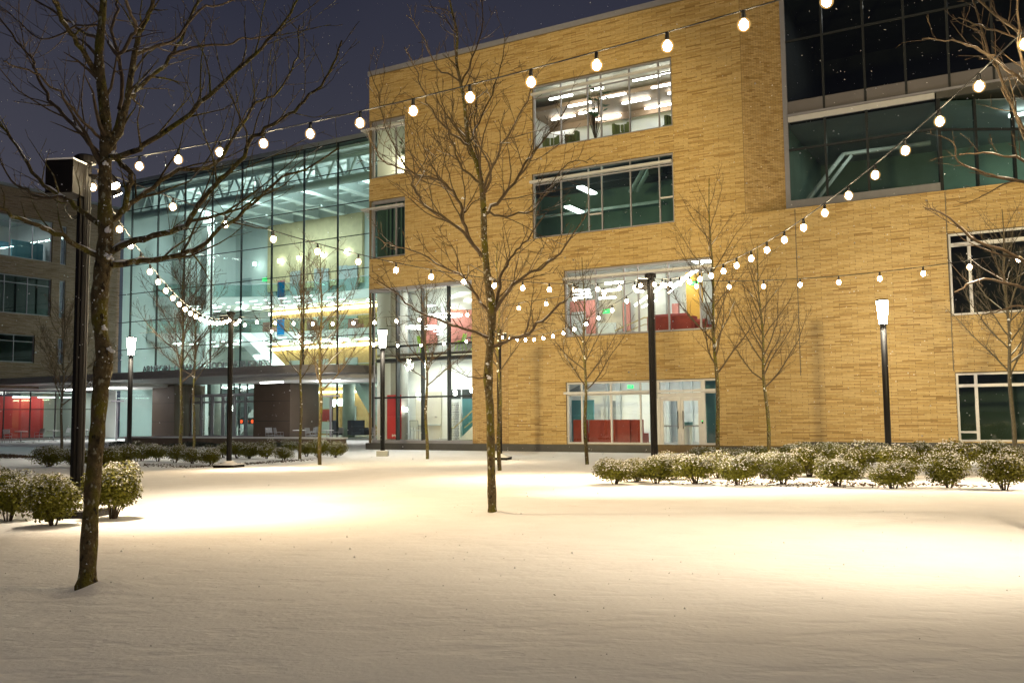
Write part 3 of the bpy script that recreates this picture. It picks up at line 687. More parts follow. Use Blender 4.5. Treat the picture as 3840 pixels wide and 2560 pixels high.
def chair(name, label, loc, rz, seat, frame, group=None, h=.45):
    t = thing(name, label, 'chair', loc, rz, group)
    q = MB(); q.box(-.22, .22, -.22, .22, h-.03, h); q.build('seat', M[seat], t)
    q = MB()
    n = 6
    for k in range(n):
        z = h+.14+.30*k/n; y = .21+.05*k/n
        q.box(-.20, .20, y, y+.015, z, z+.038)
    q.build('backrest', M[seat], t)
    q = MB()
    for sx_ in (-.21, .21):
        q.tube([(sx_, .20, h-.02), (sx_, .215, h+.12), (sx_, .275, h+.45)], .012, 5)
    q.tube([(-.21, .275, h+.45), (.21, .275, h+.45)], .012, 5); q.build('back_frame', M[frame], t)
    for sx_ in (-.20, .20):
        for sy_ in (-.20, .20):
            q = MB(); q.tube([(sx_, sy_, h-.02), (sx_*1.1, sy_*1.12, 0)], .012, 5); q.build('leg', M[frame], t)
    for sx_ in (-.23, .23):
        q = MB(); q.tube([(sx_, .22, h+.2), (sx_, -.18, h+.2), (sx_, -.2, h-.02)], .011, 5); q.build('armrest', M[frame], t)
    return t
def shell_chair(name, label, loc, rz, m, group=None, h=.46):
    t = thing(name, label, 'chair', loc, rz, group)
    q = MB(); rows = []
    prof = [(-.24, h+.0, .20), (-.10, h-.03, .23), (.10, h-.02, .23), (.19, h+.06, .22), (.23, h+.22, .21), (.26, h+.38, .17)]
    for y, z, wd in prof: rows.append([(-wd, y-.02, z+.05), (-wd*.6, y, z), (wd*.6, y, z), (wd, y-.02, z+.05)])
    for a, b in zip(rows, rows[1:]):
        for j in range(3): q.quad(a[j], a[j+1], b[j+1], b[j])
    q.build('shell', M[m], t, smooth=True)
    for sx_ in (-.2, .2):
        for sy_ in (-.2, .2):
            l = MB(); l.tube([(sx_*.7, sy_*.7, h-.02), (sx_*1.1, sy_*1.1, 0)], .018, 5); l.build('leg', M[m], t)
    return t
for k, (u, D, rz, lab) in enumerate(((-22.75, .75, -.5, 'lime green shell chair on the mezzanine, seen whole beside the mullion'), (-22.0, .9, .6, 'lime green shell chair on the mezzanine nearest the brick'),
                                     (-25.0, .9, 2.6, 'lime green shell chair on the mezzanine, furthest from the brick'))):
    shell_chair('shell_chair', lab, W(u, D, 4.44), -TH+rz, 'lime', 'green chairs on the lobby mezzanine', h=.5)
t = thing('cafe_table', 'small pale round table on the mezzanine between green chairs', 'table', W(-22.3, 1.4, 4.44), -TH)
q = MB(); q.tube([(0, 0, .70), (0, 0, .73)], .4, 16); q.build('table_top', M['lgrey'], t); q = MB(); q.tube([(0, 0, 0), (0, 0, .70)], .03, 6); q.tube([(0, 0, 0), (0, 0, .02)], .25, 10); q.build('pedestal', M['chair'], t)
chair('office_chair', 'pale mesh backed chair on the lobby floor beside the red banner', W(-25.35, .85, .44), -TH+PI+.2, 'lgrey', 'dmetal')
# fourth floor furniture
for k, (u, D, rz, lab) in enumerate(((-18.0, .9, .3, 'olive tub chair left end of the fourth floor window'), (-17.0, .9, -.4, 'olive tub chair second from left in the fourth floor window'),
                                     (-14.6, .8, .2, 'olive tub chair right of the tall house plant'), (-12.3, .8, -.2, 'olive tub chair at the right end of the fourth floor window'))):
    t = thing('tub_chair', lab, 'chair', W(u, D, 12.95), -TH+rz, 'olive chairs on the fourth floor')
    q = MB(); q.box(-.3, .3, -.3, .3, .1, .42); q.build('seat', M['olive'], t)
    q = MB()
    for a in range(7):
        g = PI*a/6; q.box(.32*math.cos(g)-.06, .32*math.cos(g)+.06, .28*math.sin(g)-.05, .28*math.sin(g)+.07, .3, .92)
    q.build('backrest', M['olive'], t)
def plant(label, loc, h, n, seed):
    t = thing('house_plant', label, 'plant', loc)
    r = random.Random(seed)
    q = MB(); q.tube([(0, 0, 0), (0, 0, .35)], [.14, .19], 10); q.build('pot', M['lgrey'], t)
    q = MB(); lf = MB()
    for k in range(n):
        a = r.uniform(0, 2*PI); zz = r.uniform(.5, 1)*h; rr = r.uniform(.1, .4)
        tip = Vector((rr*math.cos(a), rr*math.sin(a), zz)); q.tube([(0, 0, .3), tip*.6, tip], .010, 4)
        d = Vector((math.cos(a), math.sin(a), r.uniform(-.3, .6))).normalized(); s = Vector((-math.sin(a), math.cos(a), 0))
        L = r.uniform(.22, .38); wd = L*.28
        lf.quad(tip, tip+d*L*.5+s*wd, tip+d*L, tip+d*L*.5-s*wd)
    q.build('stem', M['stem'], t); lf.build('leaves', M['plant'], t)
plant('tall leafy house plant standing in the fourth floor window', W(-15.75, .7, 12.95), 2.5, 40, 3)
plant('bushy house plant in the fourth floor corner window', W(-25.7, .8, 12.95), 1.9, 40, 5)
# second floor sofa and ground floor booth
t = thing('sofa', 'long dark red sofa with a rounded back in the second floor window', 'sofa', W(-12.6, .9, 4.7), -TH)
q = MB(); q.prism([(-1.0+.0, -.15), (1.0, -.15), (1.0, .25), (-1.0, .25)], .0, .75); q.tube([(-1.0, .05, .72), (.6, .05, .72)], .2, 10); q.ball((.6, .05, .72), .2, .2, .2, 10, 6); q.build('backrest', M['sofa'], t, smooth=False)
q = MB(); q.box(-1.0, 1.5, .25, .9, .1, .42); q.tube([(.8, .1, .5), (1.45, .1, .5)], .13, 8); q.build('seat', M['sofa'], t)
t = thing('booth_seat', 'long high-backed dark red booth behind the ground floor glass', 'sofa', W(-15.5, .9, .30), -TH)
for a, b in ((-1.60, -.95), (-.85, 1.0), (1.04, 1.55)):
    q = MB(); q.box(a, b, -.06, .10, .0, 1.02); q.build('back_panel', M['sofa'], t)
q = MB(); q.box(-1.6, 1.55, .10, .65, .05, .45); q.build('seat', M['sofa'], t)
t = thing('bin', 'teal topped pale waste bin behind the left door leaf', 'bin', W(-12.35, 1.6, .30), -TH)
q = MB(); q.box(-.2, .2, -.2, .2, 0, .75); q.build('body', M['white'], t); q = MB(); q.box(-.22, .22, -.22, .22, .75, .9); q.build('lid', M['teal'], t)
def exit_sign(label, loc, rz, s=.34):
    t = thing('exit_sign', label, 'exit sign', loc, rz)
    q = MB(); q.box(-s/2, s/2, 0, .05, 0, s*.55); q.build('case', M['exit'], t)
    text('EXIT', s*.42, 'lettering', M['text'], t, (0, -.012, s*.12), (PI/2, 0, 0))
exit_sign('green exit sign low in the second floor lounge', W(I(-15.1, 4.6), 4.6, 6.25), -TH)
exit_sign('green exit sign on the ochre panel of the lounge', W(I(-11.3, 3.0), 3.0, 7.0), -TH, .3)
exit_sign('green exit sign above the ground floor booth', W(I(-14.1, 4.0), 4.0, 2.7), -TH, .26)
text('Forward Together', .17, 'lettering', M['sign'], E.root, (-13.2+27.5, 1.17, 1.45), (PI/2, -PI/2, 0), sx=.9)

# ---- atrium: curtain wall between the two brick wings
AD = 12.0
AL, AR = -62.17, -27.55
A = Bld('glass_atrium', 'teal lit glass curtain wall hall with entrance canopy between two brick buildings', -45, AD)
mus = [-60.72, -57.68, -54.7, -51.77, -48.75, -45.79, -42.81, -39.8, -36.82, -33.85, -30.9, -28.0]
rws = [4.75, 6.85, 9.01, 11.20, 13.44, 15.63, 17.84]
ATOP = 19.95
q = MB(); q.box(AL+.05, AR, AD-.12, AD+.3, ATOP, ATOP+.28); q.box(AL+.05, AR, AD+.1, AD+24, ATOP-.05, ATOP+.2); A.add(q, 'roof', M['grey'])
cw = MB(); cw.box(AL+.05, AR, AD-.03, AD+.06, ATOP-.07, ATOP); curtain = A.add(cw, 'curtain_wall', M['dmetal'])
for s_ in mus:
    q = MB(); q.box(s_-.026, s_+.026, AD-.05, AD+.10, .12, ATOP-.07); A.add(q, 'mullion', M['dmetal'], curtain)
for z_ in rws:
    q = MB(); q.box(AL+.05, AR, AD-.06, AD-.01, z_-.026, z_+.026); A.add(q, 'rail', M['dmetal'], curtain)
for s_ in mus:
    for z_ in rws:
        q = MB(); q.box(s_-.05, s_+.05, AD-.085, AD-.051, z_-.09, z_+.09)
ul = [AL+.05]+mus+[AR]; zl = [.12]+rws+[ATOP-.07]
doorz = (-53.4, -45.6)
for a, b in zip(ul, ul[1:]):
    for c, d in zip(zl, zl[1:]):
        if c < 1 and a > doorz[0]-2 and b < doorz[1]+2: c = 3.15
        q = MB(); q.quad((a, AD, c), (b, AD, c), (b, AD, d), (a, AD, d)); A.add(q, 'pane', M['tglass'], curtain)
# hall surfaces
BW = AD+12
q = MB(); q.box(AL, AR, AD+.2, BW, .0, .12); A.add(q, 'hall_floor', M['floor'])
q = MB(); q.quad((AL, BW, .1), (-44.5, BW, .1), (-44.5, BW, 20), (AL, BW, 20)); A.add(q, 'hall_back_wall', M['lgrey'])
q = MB(); q.box(-57.8, -47.2, BW-.35, BW-.05, 12.45, 18.3); A.add(q, 'tan_wall', M['tan'])
q = MB(); q.box(-57.4, -45.0, BW-.35, BW-.05, 4.6, 11.0); A.add(q, 'wood_wall', M['wood'])
q = MB(); q.quad((-44.5, AD+.3, .1), (-44.5, BW, .1), (-44.5, BW, 20), (-44.5, AD+.3, 20)); 
q = MB(); q.quad((AR-.1, AD+.3, .1), (AR-.1, BW, .1), (AR-.1, BW, 20), (AR-.1, AD+.3, 20)); A.add(q, 'hall_side_wall', M['white'])
q = MB(); q.quad((AL+.1, AD+.3, .1), (AL+.1, BW+8, .1), (AL+.1, BW+8, 20), (AL+.1, AD+.3, 20)); A.add(q, 'hall_side_wall', M['lgrey'])
q = MB(); q.box(-44.5, AR, BW-.1, BW, .1, 20); A.add(q, 'hall_back_wall', M['white'])
q = MB(); q.box(AL, AR, AD+.3, BW+.2, 19.55, 19.75); A.add(q, 'hall_ceiling', M['white'])
# roof beams running into the depth, with small fittings, and truss along the glass
for k in range(12):
    u = -60.8+2.9*k
    q = MB(); q.box(u-.14, u+.14, AD+1.9, BW-.3, 18.35, 19.5); q.box(u-.32, u+.32, AD+1.9, BW-.3, 18.27, 18.37); A.add(q, 'roof_beam', M['steel'])
for k in range(11):
    u = -59.3+2.9*k
    q = MB(); q.box(u-.06, u+.06, AD+2.5, BW-2, 18.9, 19.0)
    for j in range(3): q.box(u-.9, u+.9, AD+3.2+2.6*j, AD+3.5+2.6*j, 18.75, 18.95); q.box(u-1.35, u+1.35, AD+4.3+2.6*j, AD+4.4+2.6*j, 18.6, 18.7)
    A.add(q, 'duct_run', M['steel'])
tq = MB(); tq.tube([(AL+.2, AD+1.3, 19.35), (AR-.2, AD+1.3, 19.35)], .17, 10); tq.tube([(AL+.2, AD+1.3, 17.75), (AR-.2, AD+1.3, 17.75)], .30, 10)
tr_ = A.add(tq, 'truss', M['steel'], smooth=True)
q = MB()
for k in range(18):
    u = -61.5+1.95*k; q.tube([(u, AD+1.3, 17.8), (u+.8, AD+1.3, 19.3)], .09, 6); q.tube([(u+1.75, AD+1.3, 17.8), (u+.95, AD+1.3, 19.3)], .09, 6)
A.add(q, 'truss_web', M['steel'], tr_)
# curved balconies
def arc(u0, D0, u1, D1, bow, n=18):
    return [(u0+(u1-u0)*k/n, D0+(D1-D0)*k/n + bow*math.sin(PI*k/n)) for k in range(n+1)]
for i, (z, u0, D0, u1, D1, bow, th) in enumerate(((11.45, AL+.2, AD+3.2, -45.2, AD+9.2, 2.4, .70), (8.40, AL+.2, AD+2.6, -45.2, AD+9.0, 1.9, .70), (4.60, AL+.2, AD+2.4, -46, AD+9.0, 1.6, .55))):
    e = arc(u0, D0, u1, D1, bow)
    if i == 0: e += [(-44.0, AD+9.0), (-40, AD+8.6), (-36, AD+7.6), (-32, AD+6.2), (-28, AD+4.4)]
    else: e += [(-44.0, AD+9.0), (-40, AD+8.9), (-34, AD+8.6), (-28, AD+8.0)]
    q = MB(); q.prism(e + [(e[-1][0], BW-.1), (AL+.2, BW-.1)], z-th, z)
    bal = A.add(q, 'balcony', M['white'])
    q = MB()
    for a, b in zip(e, e[1:]): q.quad((a[0], a[1]-.02, z), (b[0], b[1]-.02, z), (b[0], b[1]-.02, z+1.0), (a[0], a[1]-.02, z+1.0))
    A.add(q, 'glass_guard', M['tglass'], bal)
    q = MB(); q.tube([(a[0], a[1]-.02, z+1.02) for a in e], .03, 5); A.add(q, 'handrail', M['chair'], bal)
    # round downlights and linear lights under the slab
    for k in range(2, 19, 2):
        p = e[k]; q = MB(); q.tube([(p[0], p[1]+.7, z-th-.05), (p[0], p[1]+.7, z-th-.01)], .10, 8); A.add(q, 'downlight', M['strip'], bal)
    for k in range(1, 19, 2):
        p = e[k]; q = MB(); q.box(p[0]-.55, p[0]+.55, p[1]+1.5, p[1]+1.62, z-th-.08, z-th-.02); A.add(q, 'linear_light', M['strip'], bal)
    for k in range(1, 18, 3):
        p = e[k]; q = MB(); q.box(p[0]-.5, p[0]+.6, p[1]+2.8, p[1]+2.92, z-th-.08, z-th-.02); A.add(q, 'linear_light', M['strip'], bal)
    for a in range(10):
        for b in range(4):
            u = -61.4+1.55*a+.4*(b % 2); D = AD+5.6+1.65*b
            if D < BW-.8:
                q = MB(); q.box(u, u+(.75 if (a+b) % 3 else .25), D, D+.10, z-th-.07, z-th-.02); A.add(q, 'linear_light', M['dstrip'], bal)
# back rooms along the balconies: dark door openings, white piers
for z in (.15, 4.0, 7.4, 11.6):
    for k in range(5):
        u = -61.2+3.1*k
        q = MB(); q.box(u, u+1.2, BW-.5+(.3 if u < -58 else .0), BW-.36+(.3 if u < -58 else .0), z, z+2.3); A.add(q, 'dark_opening', M['grey'])
for u in (-61.3, -58.6):
    q = MB(); q.box(u, u+.7, AD+5, AD+5.7, .1, 19.5); A.add(q, 'pier', M['white'])
for k, u in enumerate((-55.2, -52.6, -50.1)):
    for z in (12.5, 8.4):
        q = MB(); q.box(u+.3, u+1.35, BW-.45, BW-.36, z-.1 if z > 10 else z-.2, z+1.5); A.add(q, 'dark_opening', M['grey'])
# cove lights on the wood wall
for z, u0 in ((10.30, -57.2), (7.22, -57.2)):
    q = MB(); q.box(u0, -45.0, BW-.75, BW-.55, z, z+.22); A.add(q, 'cove_light', M['wstrip'])
for k, (u, z) in enumerate(((-59.1, 15.0), (-56.15, 15.0), (-53.9, 15.05), (-51.3, 15.05), (-48.7, 15.1))):
    t = thing('wall_sconce', ['first glowing wall sconce from the left in the upper hall', 'second glowing wall sconce from the left in the upper hall', 'third glowing sconce, midway along the tan upper wall', 'fourth glowing sconce from the left on the tan upper wall', 'fifth glowing sconce, last before the brick wing'][k], 'sconce', W(u, BW-.38, z), -TH, 'sconces high in the atrium')
    q = MB(); q.tube([(0, -.22, -.12), (0, -.22, .12)], .13, 10); q.build('shade', M['sconce'], t); q = MB(); q.box(-.05, .05, -.12, 0, -.04, .04); q.build('bracket', M['metal'], t)
for k, (u, z) in enumerate(((-51.0, 16.6), (-55.0, 16.3), (-47.9, 16.7), (-60.6, 13.3), (-58.9, 12.9), (-60.6, 9.4))):
    pass
for (u, D, z, lab) in ((-52.5, AD+7.9, 11.2, 'hanging blue banner on the upper balcony guard'), (-52.5, AD+7.9, 8.15, 'bright blue information screen on the middle balcony')):
    t = thing('blue_banner' if z > 10 else 'info_screen', lab, 'banner' if z > 10 else 'screen', W(u, D, z), -TH)
    q = MB(); q.box(-.38, .38, -.04, 0, 0, 1.25); q.build('panel', M['dimscreen' if z > 10 else 'screen'], t)
    q = MB(); q.box(-.40, .40, -.05, .02, 1.25, 1.38); q.build('header', M['redwall' if z > 10 else 'dmetal'], t)
exit_sign('green exit sign high in the upper hall', W(-58.0, BW-.5, 13.4), -TH, .5)
exit_sign('green exit sign over the stair on the middle level', W(-55.6, BW-1.5, 6.3), -TH, .5)
# stair flights
q = MB()
for (u0, z0, u1, z1, D0) in ((-55.0, 8.3, -50.5, 4.7, AD+6), (-39.5, 4.2, -36.8, .6, AD+1.5), (-52, 3.9, -56, .6, AD+6.5)):
    q.poly([(u0, D0, z0), (u1, D0, z1), (u1, D0, z1-.9), (u0, D0, z0-.9)]); q.poly([(u0, D0, z0), (u1, D0, z1), (u1, D0+1.6, z1), (u0, D0+1.6, z0)]); q.poly([(u0, D0, z0-.9), (u1, D0, z1-.9), (u1, D0+1.6, z1-.9), (u0, D0+1.6, z0-.9)])
A.add(q, 'stair', M['white'])
for k, u in enumerate((-54.1, -50.1, -46.6)):
    t = thing('armchair', ['coral armchair at the left end of the middle balcony', 'coral armchair under the screen on the middle balcony', 'coral armchair at the right end of the middle balcony'][k], 'chair', W(u, AD+8.4+.9*k, 8.41), -TH, 'coral chairs on the balcony')
    q = MB(); q.box(-.45, .45, -.4, .4, .12, .45); q.build('seat', M['redwall'], t); q = MB(); q.box(-.45, .45, -.48, -.34, .12, .85); q.build('backrest', M['redwall'], t)
# ground floor of the hall: wood wall with cove, column, doors, posters
q = MB(); q.box(-50.5, -38.0, AD+7, AD+7.1, .1, 4.0); A.add(q, 'wood_wall', M['wood'])
q = MB(); q.box(-48.4, -42.9, AD+6.6, AD+6.8, 3.30, 3.44); A.add(q, 'cove_light', M['wstrip'])
q = MB(); q.box(-46.0, -28.2, AD+.3, AD+7.0, 3.72, 4.3); A.add(q, 'floor_slab', M['white'])
for u in (-40.65, -53.6, -57.6):
    q = MB(); q.tube([(u, AD+2.2, .1), (u, AD+2.2, 4.1)], .42, 16); A.add(q, 'column', M['concrete'], smooth=True)
for a, b, m_ in ((-48.9, -48.3, 'dark'), (-46.0, -45.4, 'dark'), (-45.1, -43.9, 'tglass')):
    q = MB(); q.box(a, b, AD+6.9, AD+6.98, .12, 2.3); A.add(q, 'hall_door', M['grey' if m_ == 'tglass' else 'wood'])
pb_ = thing('notice_board', 'red and white poster stand beside the hall column', 'notice board', W(-42.5, AD+2.0, .12), -TH)
for k, m_ in enumerate(('white', 'red', 'text')):
    q = MB(); q.box(-.55, .55, 0, .04, .25+.85*k, 1.05+.85*k); q.build('poster', M[m_], pb_)
q = MB(); q.box(-.6, -.55, 0, .05, 0, 2.8); q.box(.55, .6, 0, .05, 0, 2.8); q.build('stand', M['dmetal'], pb_)
for k, (u, D, rz) in enumerate(((-43.9, 4.4, .4), (-41.5, 4.6, -.5), (-40.9, 5.4, .3), (-40.2, 4.6, .2), (-39.4, 4.5, -.1))):
    t = thing('lounge_chair', 'plum lounge chair in the hall, ' + ['left of the column', 'just before the column', 'before the glass door', 'third from the brick wing', 'nearest the brick wing'][k], 'chair', W(u, AD+D-2.2, .12), -TH+rz, 'plum lounge chairs in the hall')
    q = MB(); q.box(-.4, .4, -.35, .4, .15, .45); q.build('seat', M['purple'], t)
    q = MB(); q.box(-.42, .42, -.5, -.35, .15, 1.15); q.box(-.5, -.4, -.5, .35, .15, .65); q.box(.4, .5, -.5, .35, .15, .65); q.build('backrest', M['purple'], t)
for k, (u, D, z) in enumerate(((-42.75, 3, 2.25), (-42.3, 3.2, 2.3), (-41.5, 3.2, 2.35), (-39.4, 3.0, 3.05))):
    t = thing('pendant_lamp', 'bright faceted pendant lamp in the hall, ' + ['left one of a close pair', 'right one of a close pair', 'single one before the glass door', 'the highest, by the slanting stair'][k], 'pendant light', W(u, AD+D, z), -TH, 'pendant lamps in the hall')
    q = MB(); q.tube([(0, 0, 0), (0, 0, .45)], [.17, .24], 6); q.build('shade', M['sconce'], t); q = MB(); q.tube([(0, 0, .45), (0, 0, 3.7-z)], .012, 4); q.build('cord', M['cable'], t)
# hall lighting
for u, D, z, p_, su, sd in ((-55, AD+5, 18.2, 700, 6, .4), (-46, AD+5, 18.2, 700, 6, .4), (-37, AD+5, 18.2, 600, 6, .4), (-52, AD+8.5, 18.2, 500, 6, .4),
                            (-57, AD+4, 10.4, 200, 3, .3), (-52, AD+6, 10.4, 200, 3, .3), (-57, AD+3.5, 6.45, 150, 3, .3), (-52, AD+6, 6.45, 150, 3, .3), (-48, AD+7.5, 6.45, 120, 3, .3),
                            (-57, AD+3.5, 3.3, 120, 3, .3), (-50, AD+5, 3.3, 80, 3, .3), (-36, AD+3, 3.65, 50, 3, .3), (-43, AD+4, 3.65, 50, 3, .3)):
    room_light(A, u, D, z, p_, su, sd, (.92, 1, .97))

for u in (-57, -51.5, -46, -40.5, -35):  # uplights and fittings added to brighten the top of the hall
    q = MB(); q.box(u-1.2, u+1.2, AD+3.9, AD+4.1, 16.95, 17.05); A.add(q, 'added_uplight', M['steel'])
    l = room_light(A, u, AD+4.0, 17.12, 200, 2.4, .2, (.92, 1, .97)); l.rotation_euler = (PI, 0, 0)
# canopy over the entrance
CD = 2.0
C_ = Bld('entrance_canopy', 'long grey entrance canopy with lettering on top and white lit underside', -45, CD, 'canopy')
outl = [(-62.1, CD), (-36.0, CD)] + [(-36.0+4.6*math.sin(PI/2*k/8), CD+4.6*(1-math.cos(PI/2*k/8))) for k in range(1, 9)] + [(-31.4, 11.9), (-62.1, 11.9)]
q = MB(); q.prism(outl, 4.13, 4.36); C_.add(q, 'fascia', M['canopy'])
q = MB(); q.prism([(x, y+.18) for x, y in outl[:-2]] + outl[-2:], 3.93, 4.13); C_.add(q, 'lower_fascia', M['canopy'])
q = MB(); q.prism([(-62, 5.5), (-52.6, 4.6), (-52.6, 11.9), (-62, 11.9)], 3.70, 3.93); q.prism([(-43.5, 6.2), (-40, 4.8), (-33.0, 5.2), (-31.6, 7.5), (-31.6, 11.9), (-43.5, 11.9)], 3.70, 3.93); C_.add(q, 'soffit', M['soffit'])
for (u, D) in ((-60.2, 6.8), (-57.4, 6.6), (-54.6, 6.3), (-40.3, 6.5), (-36.2, 7.0)):
    q = MB(); q.box(u-.9, u+.9, D, D+.12, 3.62, 3.70); C_.add(q, 'strip_light', M['strip'])
for k in range(4):
    room_light(C_, (-59, -55.5, -39, -35)[k], 8.0, 3.58, 70, 1.8, .15, (1, .97, .9))
for u in (-57.2, -37.2):  # uplights on stands, added to brighten the canopy soffit
    f = MB(); f.box(u-.6, u+.6, 8.3, 8.5, 2.75, 2.85); f.box(u-.05, u+.05, 8.35, 8.45, 0, 2.75); C_.add(f, 'added_uplight', M['metal'])
    l = room_light(C_, u, 8.4, 2.9, 90, 1.1, .15, (1, .97, .9)); l.rotation_euler = (PI, 0, 0)
text('ARNEGIN  OMAN  SCHOOL OF BUSINESS', .54, 'lettering', M['sign'], C_.root, (-41.6+45, .45, 4.36), (PI/2, 0, 0), ext=.03, sx=1.06)

# vestibule: two brown boxes, glazed doors between
V = Bld('entrance_vestibule', 'brown clad entrance boxes with grey framed glass doors between them', -48, 9.2, 'entrance')
for u0, u1 in ((-54.2, -51.9), (-44.3, -41.1)):
    q = MB(); q.box(u0, u1, 9.0, 11.7, 0, 3.86); bx_ = V.add(q, 'clad_box', M['brown'])
    for z in (1.30, 2.58):
        q = MB(); q.box(u0-.004, u1+.004, 8.995, 9.0, z-.012, z+.012); V.add(q, 'panel_joint', M['dmetal'], bx_)
    q = MB(); q.box(u1-.008, u1+.004, 9.9, 9.93, 0, 3.86); V.add(q, 'panel_joint', M['dmetal'], bx_)
q = MB(); q.box(-51.9, -44.3, 10.6, 11.6, 3.12, 3.2); V.add(q, 'vestibule_roof', M['metal'])
for k in range(7):
    a = -51.85+1.08*k; b = a+1.03
    f = MB(); f.box(a, a+.12, 10.4, 10.5, 0.05, 3.10); f.box(b-.12, b, 10.4, 10.5, .05, 3.10); f.box(a+.12, b-.12, 10.4, 10.5, .05, .32); f.box(a+.12, b-.12, 10.4, 10.5, 2.55, 2.68); f.box(a+.12, b-.12, 10.4, 10.5, 2.98, 3.10)
    d_ = V.add(f, 'glass_door', M['metal'])
    q = MB(); q.quad((a+.12, 10.45, .32), (b-.12, 10.45, .32), (b-.12, 10.45, 2.55), (a+.12, 10.45, 2.55)); q.quad((a+.12, 10.45, 2.68), (b-.12, 10.45, 2.68), (b-.12, 10.45, 2.98), (a+.12, 10.45, 2.98)); V.add(q, 'pane', M['dglass'], d_)
    q = MB(); q.tube([(b-.2 if k % 2 else a+.2, 10.33, .9), (b-.2 if k % 2 else a+.2, 10.33, 1.7)], .02, 6); V.add(q, 'pull_handle', M['lmetal'], d_)
for k in range(6):
    u = -51.2+1.3*k
    q = MB(); q.box(u-.03, u+.03, 11.3, 11.4, 3.2, 3.95); V.add(q, 'clerestory_mullion', M['dmetal'])
for k, (u, z, lab) in enumerate(((-49.75, 2.0, 'hanging faceted lamp inside the left entrance doors'), (-47.0, 2.35, 'bright faceted lamp behind the middle entrance doors'), (-44.9, 2.5, 'faceted lamp behind the rightmost entrance door'))):
    t = thing('pendant_lamp', lab, 'pendant light', W(u, 12.3, z), -TH)
    q = MB(); q.tube([(0, 0, 0), (0, 0, .40)], [.14+.1*(k == 1), .20+.12*(k == 1)], 6); q.build('shade', M['sconce'], t); q = MB(); q.tube([(0, 0, .4), (0, 0, 1.3)], .012, 4); q.build('cord', M['cable'], t)
t = thing('display_panel', 'low panel of red lights seen through the entrance doors', 'display', W(-48.6, 12.6, 1.15), -TH)
for k in range(3):
    q = MB(); q.tube([(-.55+.55*k, 0, .1), (-.55+.55*k, -.05, .1)], .13, 10); q.build('red_light', M['redled'], t)
q = MB(); q.box(-.9, .9, 0, .08, -.1, .35); q.build('backing', M['dark'], t)

# ---- left brick building
LU = -62.2
L = Bld('left_brick_building', 'long dim brick building with blue lit upper window at the left edge', LU, 0)
LP = Plane2(LU, 0, 0, 1, 1, 0)
def lv(D): return D
LH = [(-2.1, 6.35, 13.05, 16.05), (-2.1, 6.35, 9.05, 11.8), (-2.6, 5.2, 5.60, 7.58), (7.0, 7.45, 13.0, 15.9), (7.0, 7.45, 9.0, 11.8), (7.0, 7.45, 5.6, 7.5)]
q = MB(); backing(q, LP, -24, 12.1, 3.78, 18.05, LH); lw_ = L.add(q, 'wall', M['mortar'])
mb, _ = courses(LP, -7, 12.1, 3.80, 18.0, LH, seed=12, tone=.62); tag(L.add(mb, 'brick_courses', M['brick'], lw_), kind='stuff')  # duller, greyer tone paints dim neutral light into the same brick
q = MB(); q.box(LU-14, LU, -24, 12.1, 17.9, 18.05); L.add(q, 'roof', M['grey'])
q = MB(); q.box(LU-.3, LU+.06, -24, 12.15, 18.05, 18.25); L.add(q, 'roof_coping', M['metal'])
window(L, LP, -2.1, 6.35, 13.05, 16.05, (-.7, .85, 1.5, 3.2, 4.9), (15.55,), dep=.14)
window(L, LP, -2.1, 6.35, 9.05, 11.8, (-.75, .75, 1.4, 2.9, 4.6), (11.25,), dep=.14, gl='dglass')
window(L, LP, -2.6, .35, 5.60, 7.58, (-1.0,), (7.15,), dep=.14, gl='dglass'); window(L, LP, 1.35, 5.2, 5.60, 7.58, (1.95, 3.7), (7.1,), dep=.14, gl='dglass')
q = MB(); pbox(q, LP, .35, 1.35, -.14, -.03, 5.6, 7.58); L.add(q, 'infill_panel', M['lgrey'])
for z0, z1 in ((13.0, 15.9), (9.0, 11.8), (5.6, 7.5)):
    window(L, LP, 7.0, 7.45, z0, z1, (), (), dep=.1, gl='dglass')
def lroom(v0, v1, dep, z0, z1, wm, cm, back=None):
    q = MB(); q.quad(LP(v0, -dep, z0), LP(v1, -dep, z0), LP(v1, -dep, z1), LP(v0, -dep, z1)); L.add(q, 'room_wall', M[back or wm])
    for v in (v0, v1):
        q = MB(); q.quad(LP(v, -.2, z0), LP(v, -dep, z0), LP(v, -dep, z1), LP(v, -.2, z1)); L.add(q, 'room_wall', M[wm])
    q = MB(); pbox(q, LP, v0, v1, -dep, -.2, z0-.05, z0); L.add(q, 'room_floor', M['floor']); q = MB(); pbox(q, LP, v0, v1, -dep, -.2, z1, z1+.05); L.add(q, 'room_ceiling', M[cm])
lroom(-2.6, 6.8, 6, 12.9, 16.4, 'lgrey', 'grey', 'lgrey'); lroom(-2.6, 6.8, 5, 8.9, 12.1, 'green_dark', 'dark', 'dark'); lroom(-2.9, 5.6, 5, 5.4, 7.9, 'green_dark', 'dark', 'dark')
q = MB(); pbox(q, LP, -2.1, 5.0, -2.6, -2.5, 12.9, 14.1); L.add(q, 'white_partition', M['white'])
q = MB(); pbox(q, LP, 4.2, 6.6, -1.6, -1.5, 12.9, 14.6); pbox(q, LP, 1.8, 6.6, -5.9, -5.8, 13.6, 15.2); L.add(q, 'blue_wall', M['blue'])
q = MB(); q.tube([LP(.35, -1.6, 12.9), LP(.35, -1.6, 16.4)], .38, 14); L.add(q, 'column', M['concrete'], smooth=True)
for v, d in ((-1.9, 1.2), (-.9, 2.6), (.6, 1.0), (1.3, 2.0), (2.2, 3.2), (-1.4, 4.0)):
    q = MB(); pbox(q, LP, v, v+.8, -d-.35, -d, 16.15, 16.2); L.add(q, 'ceiling_light', M['strip'])
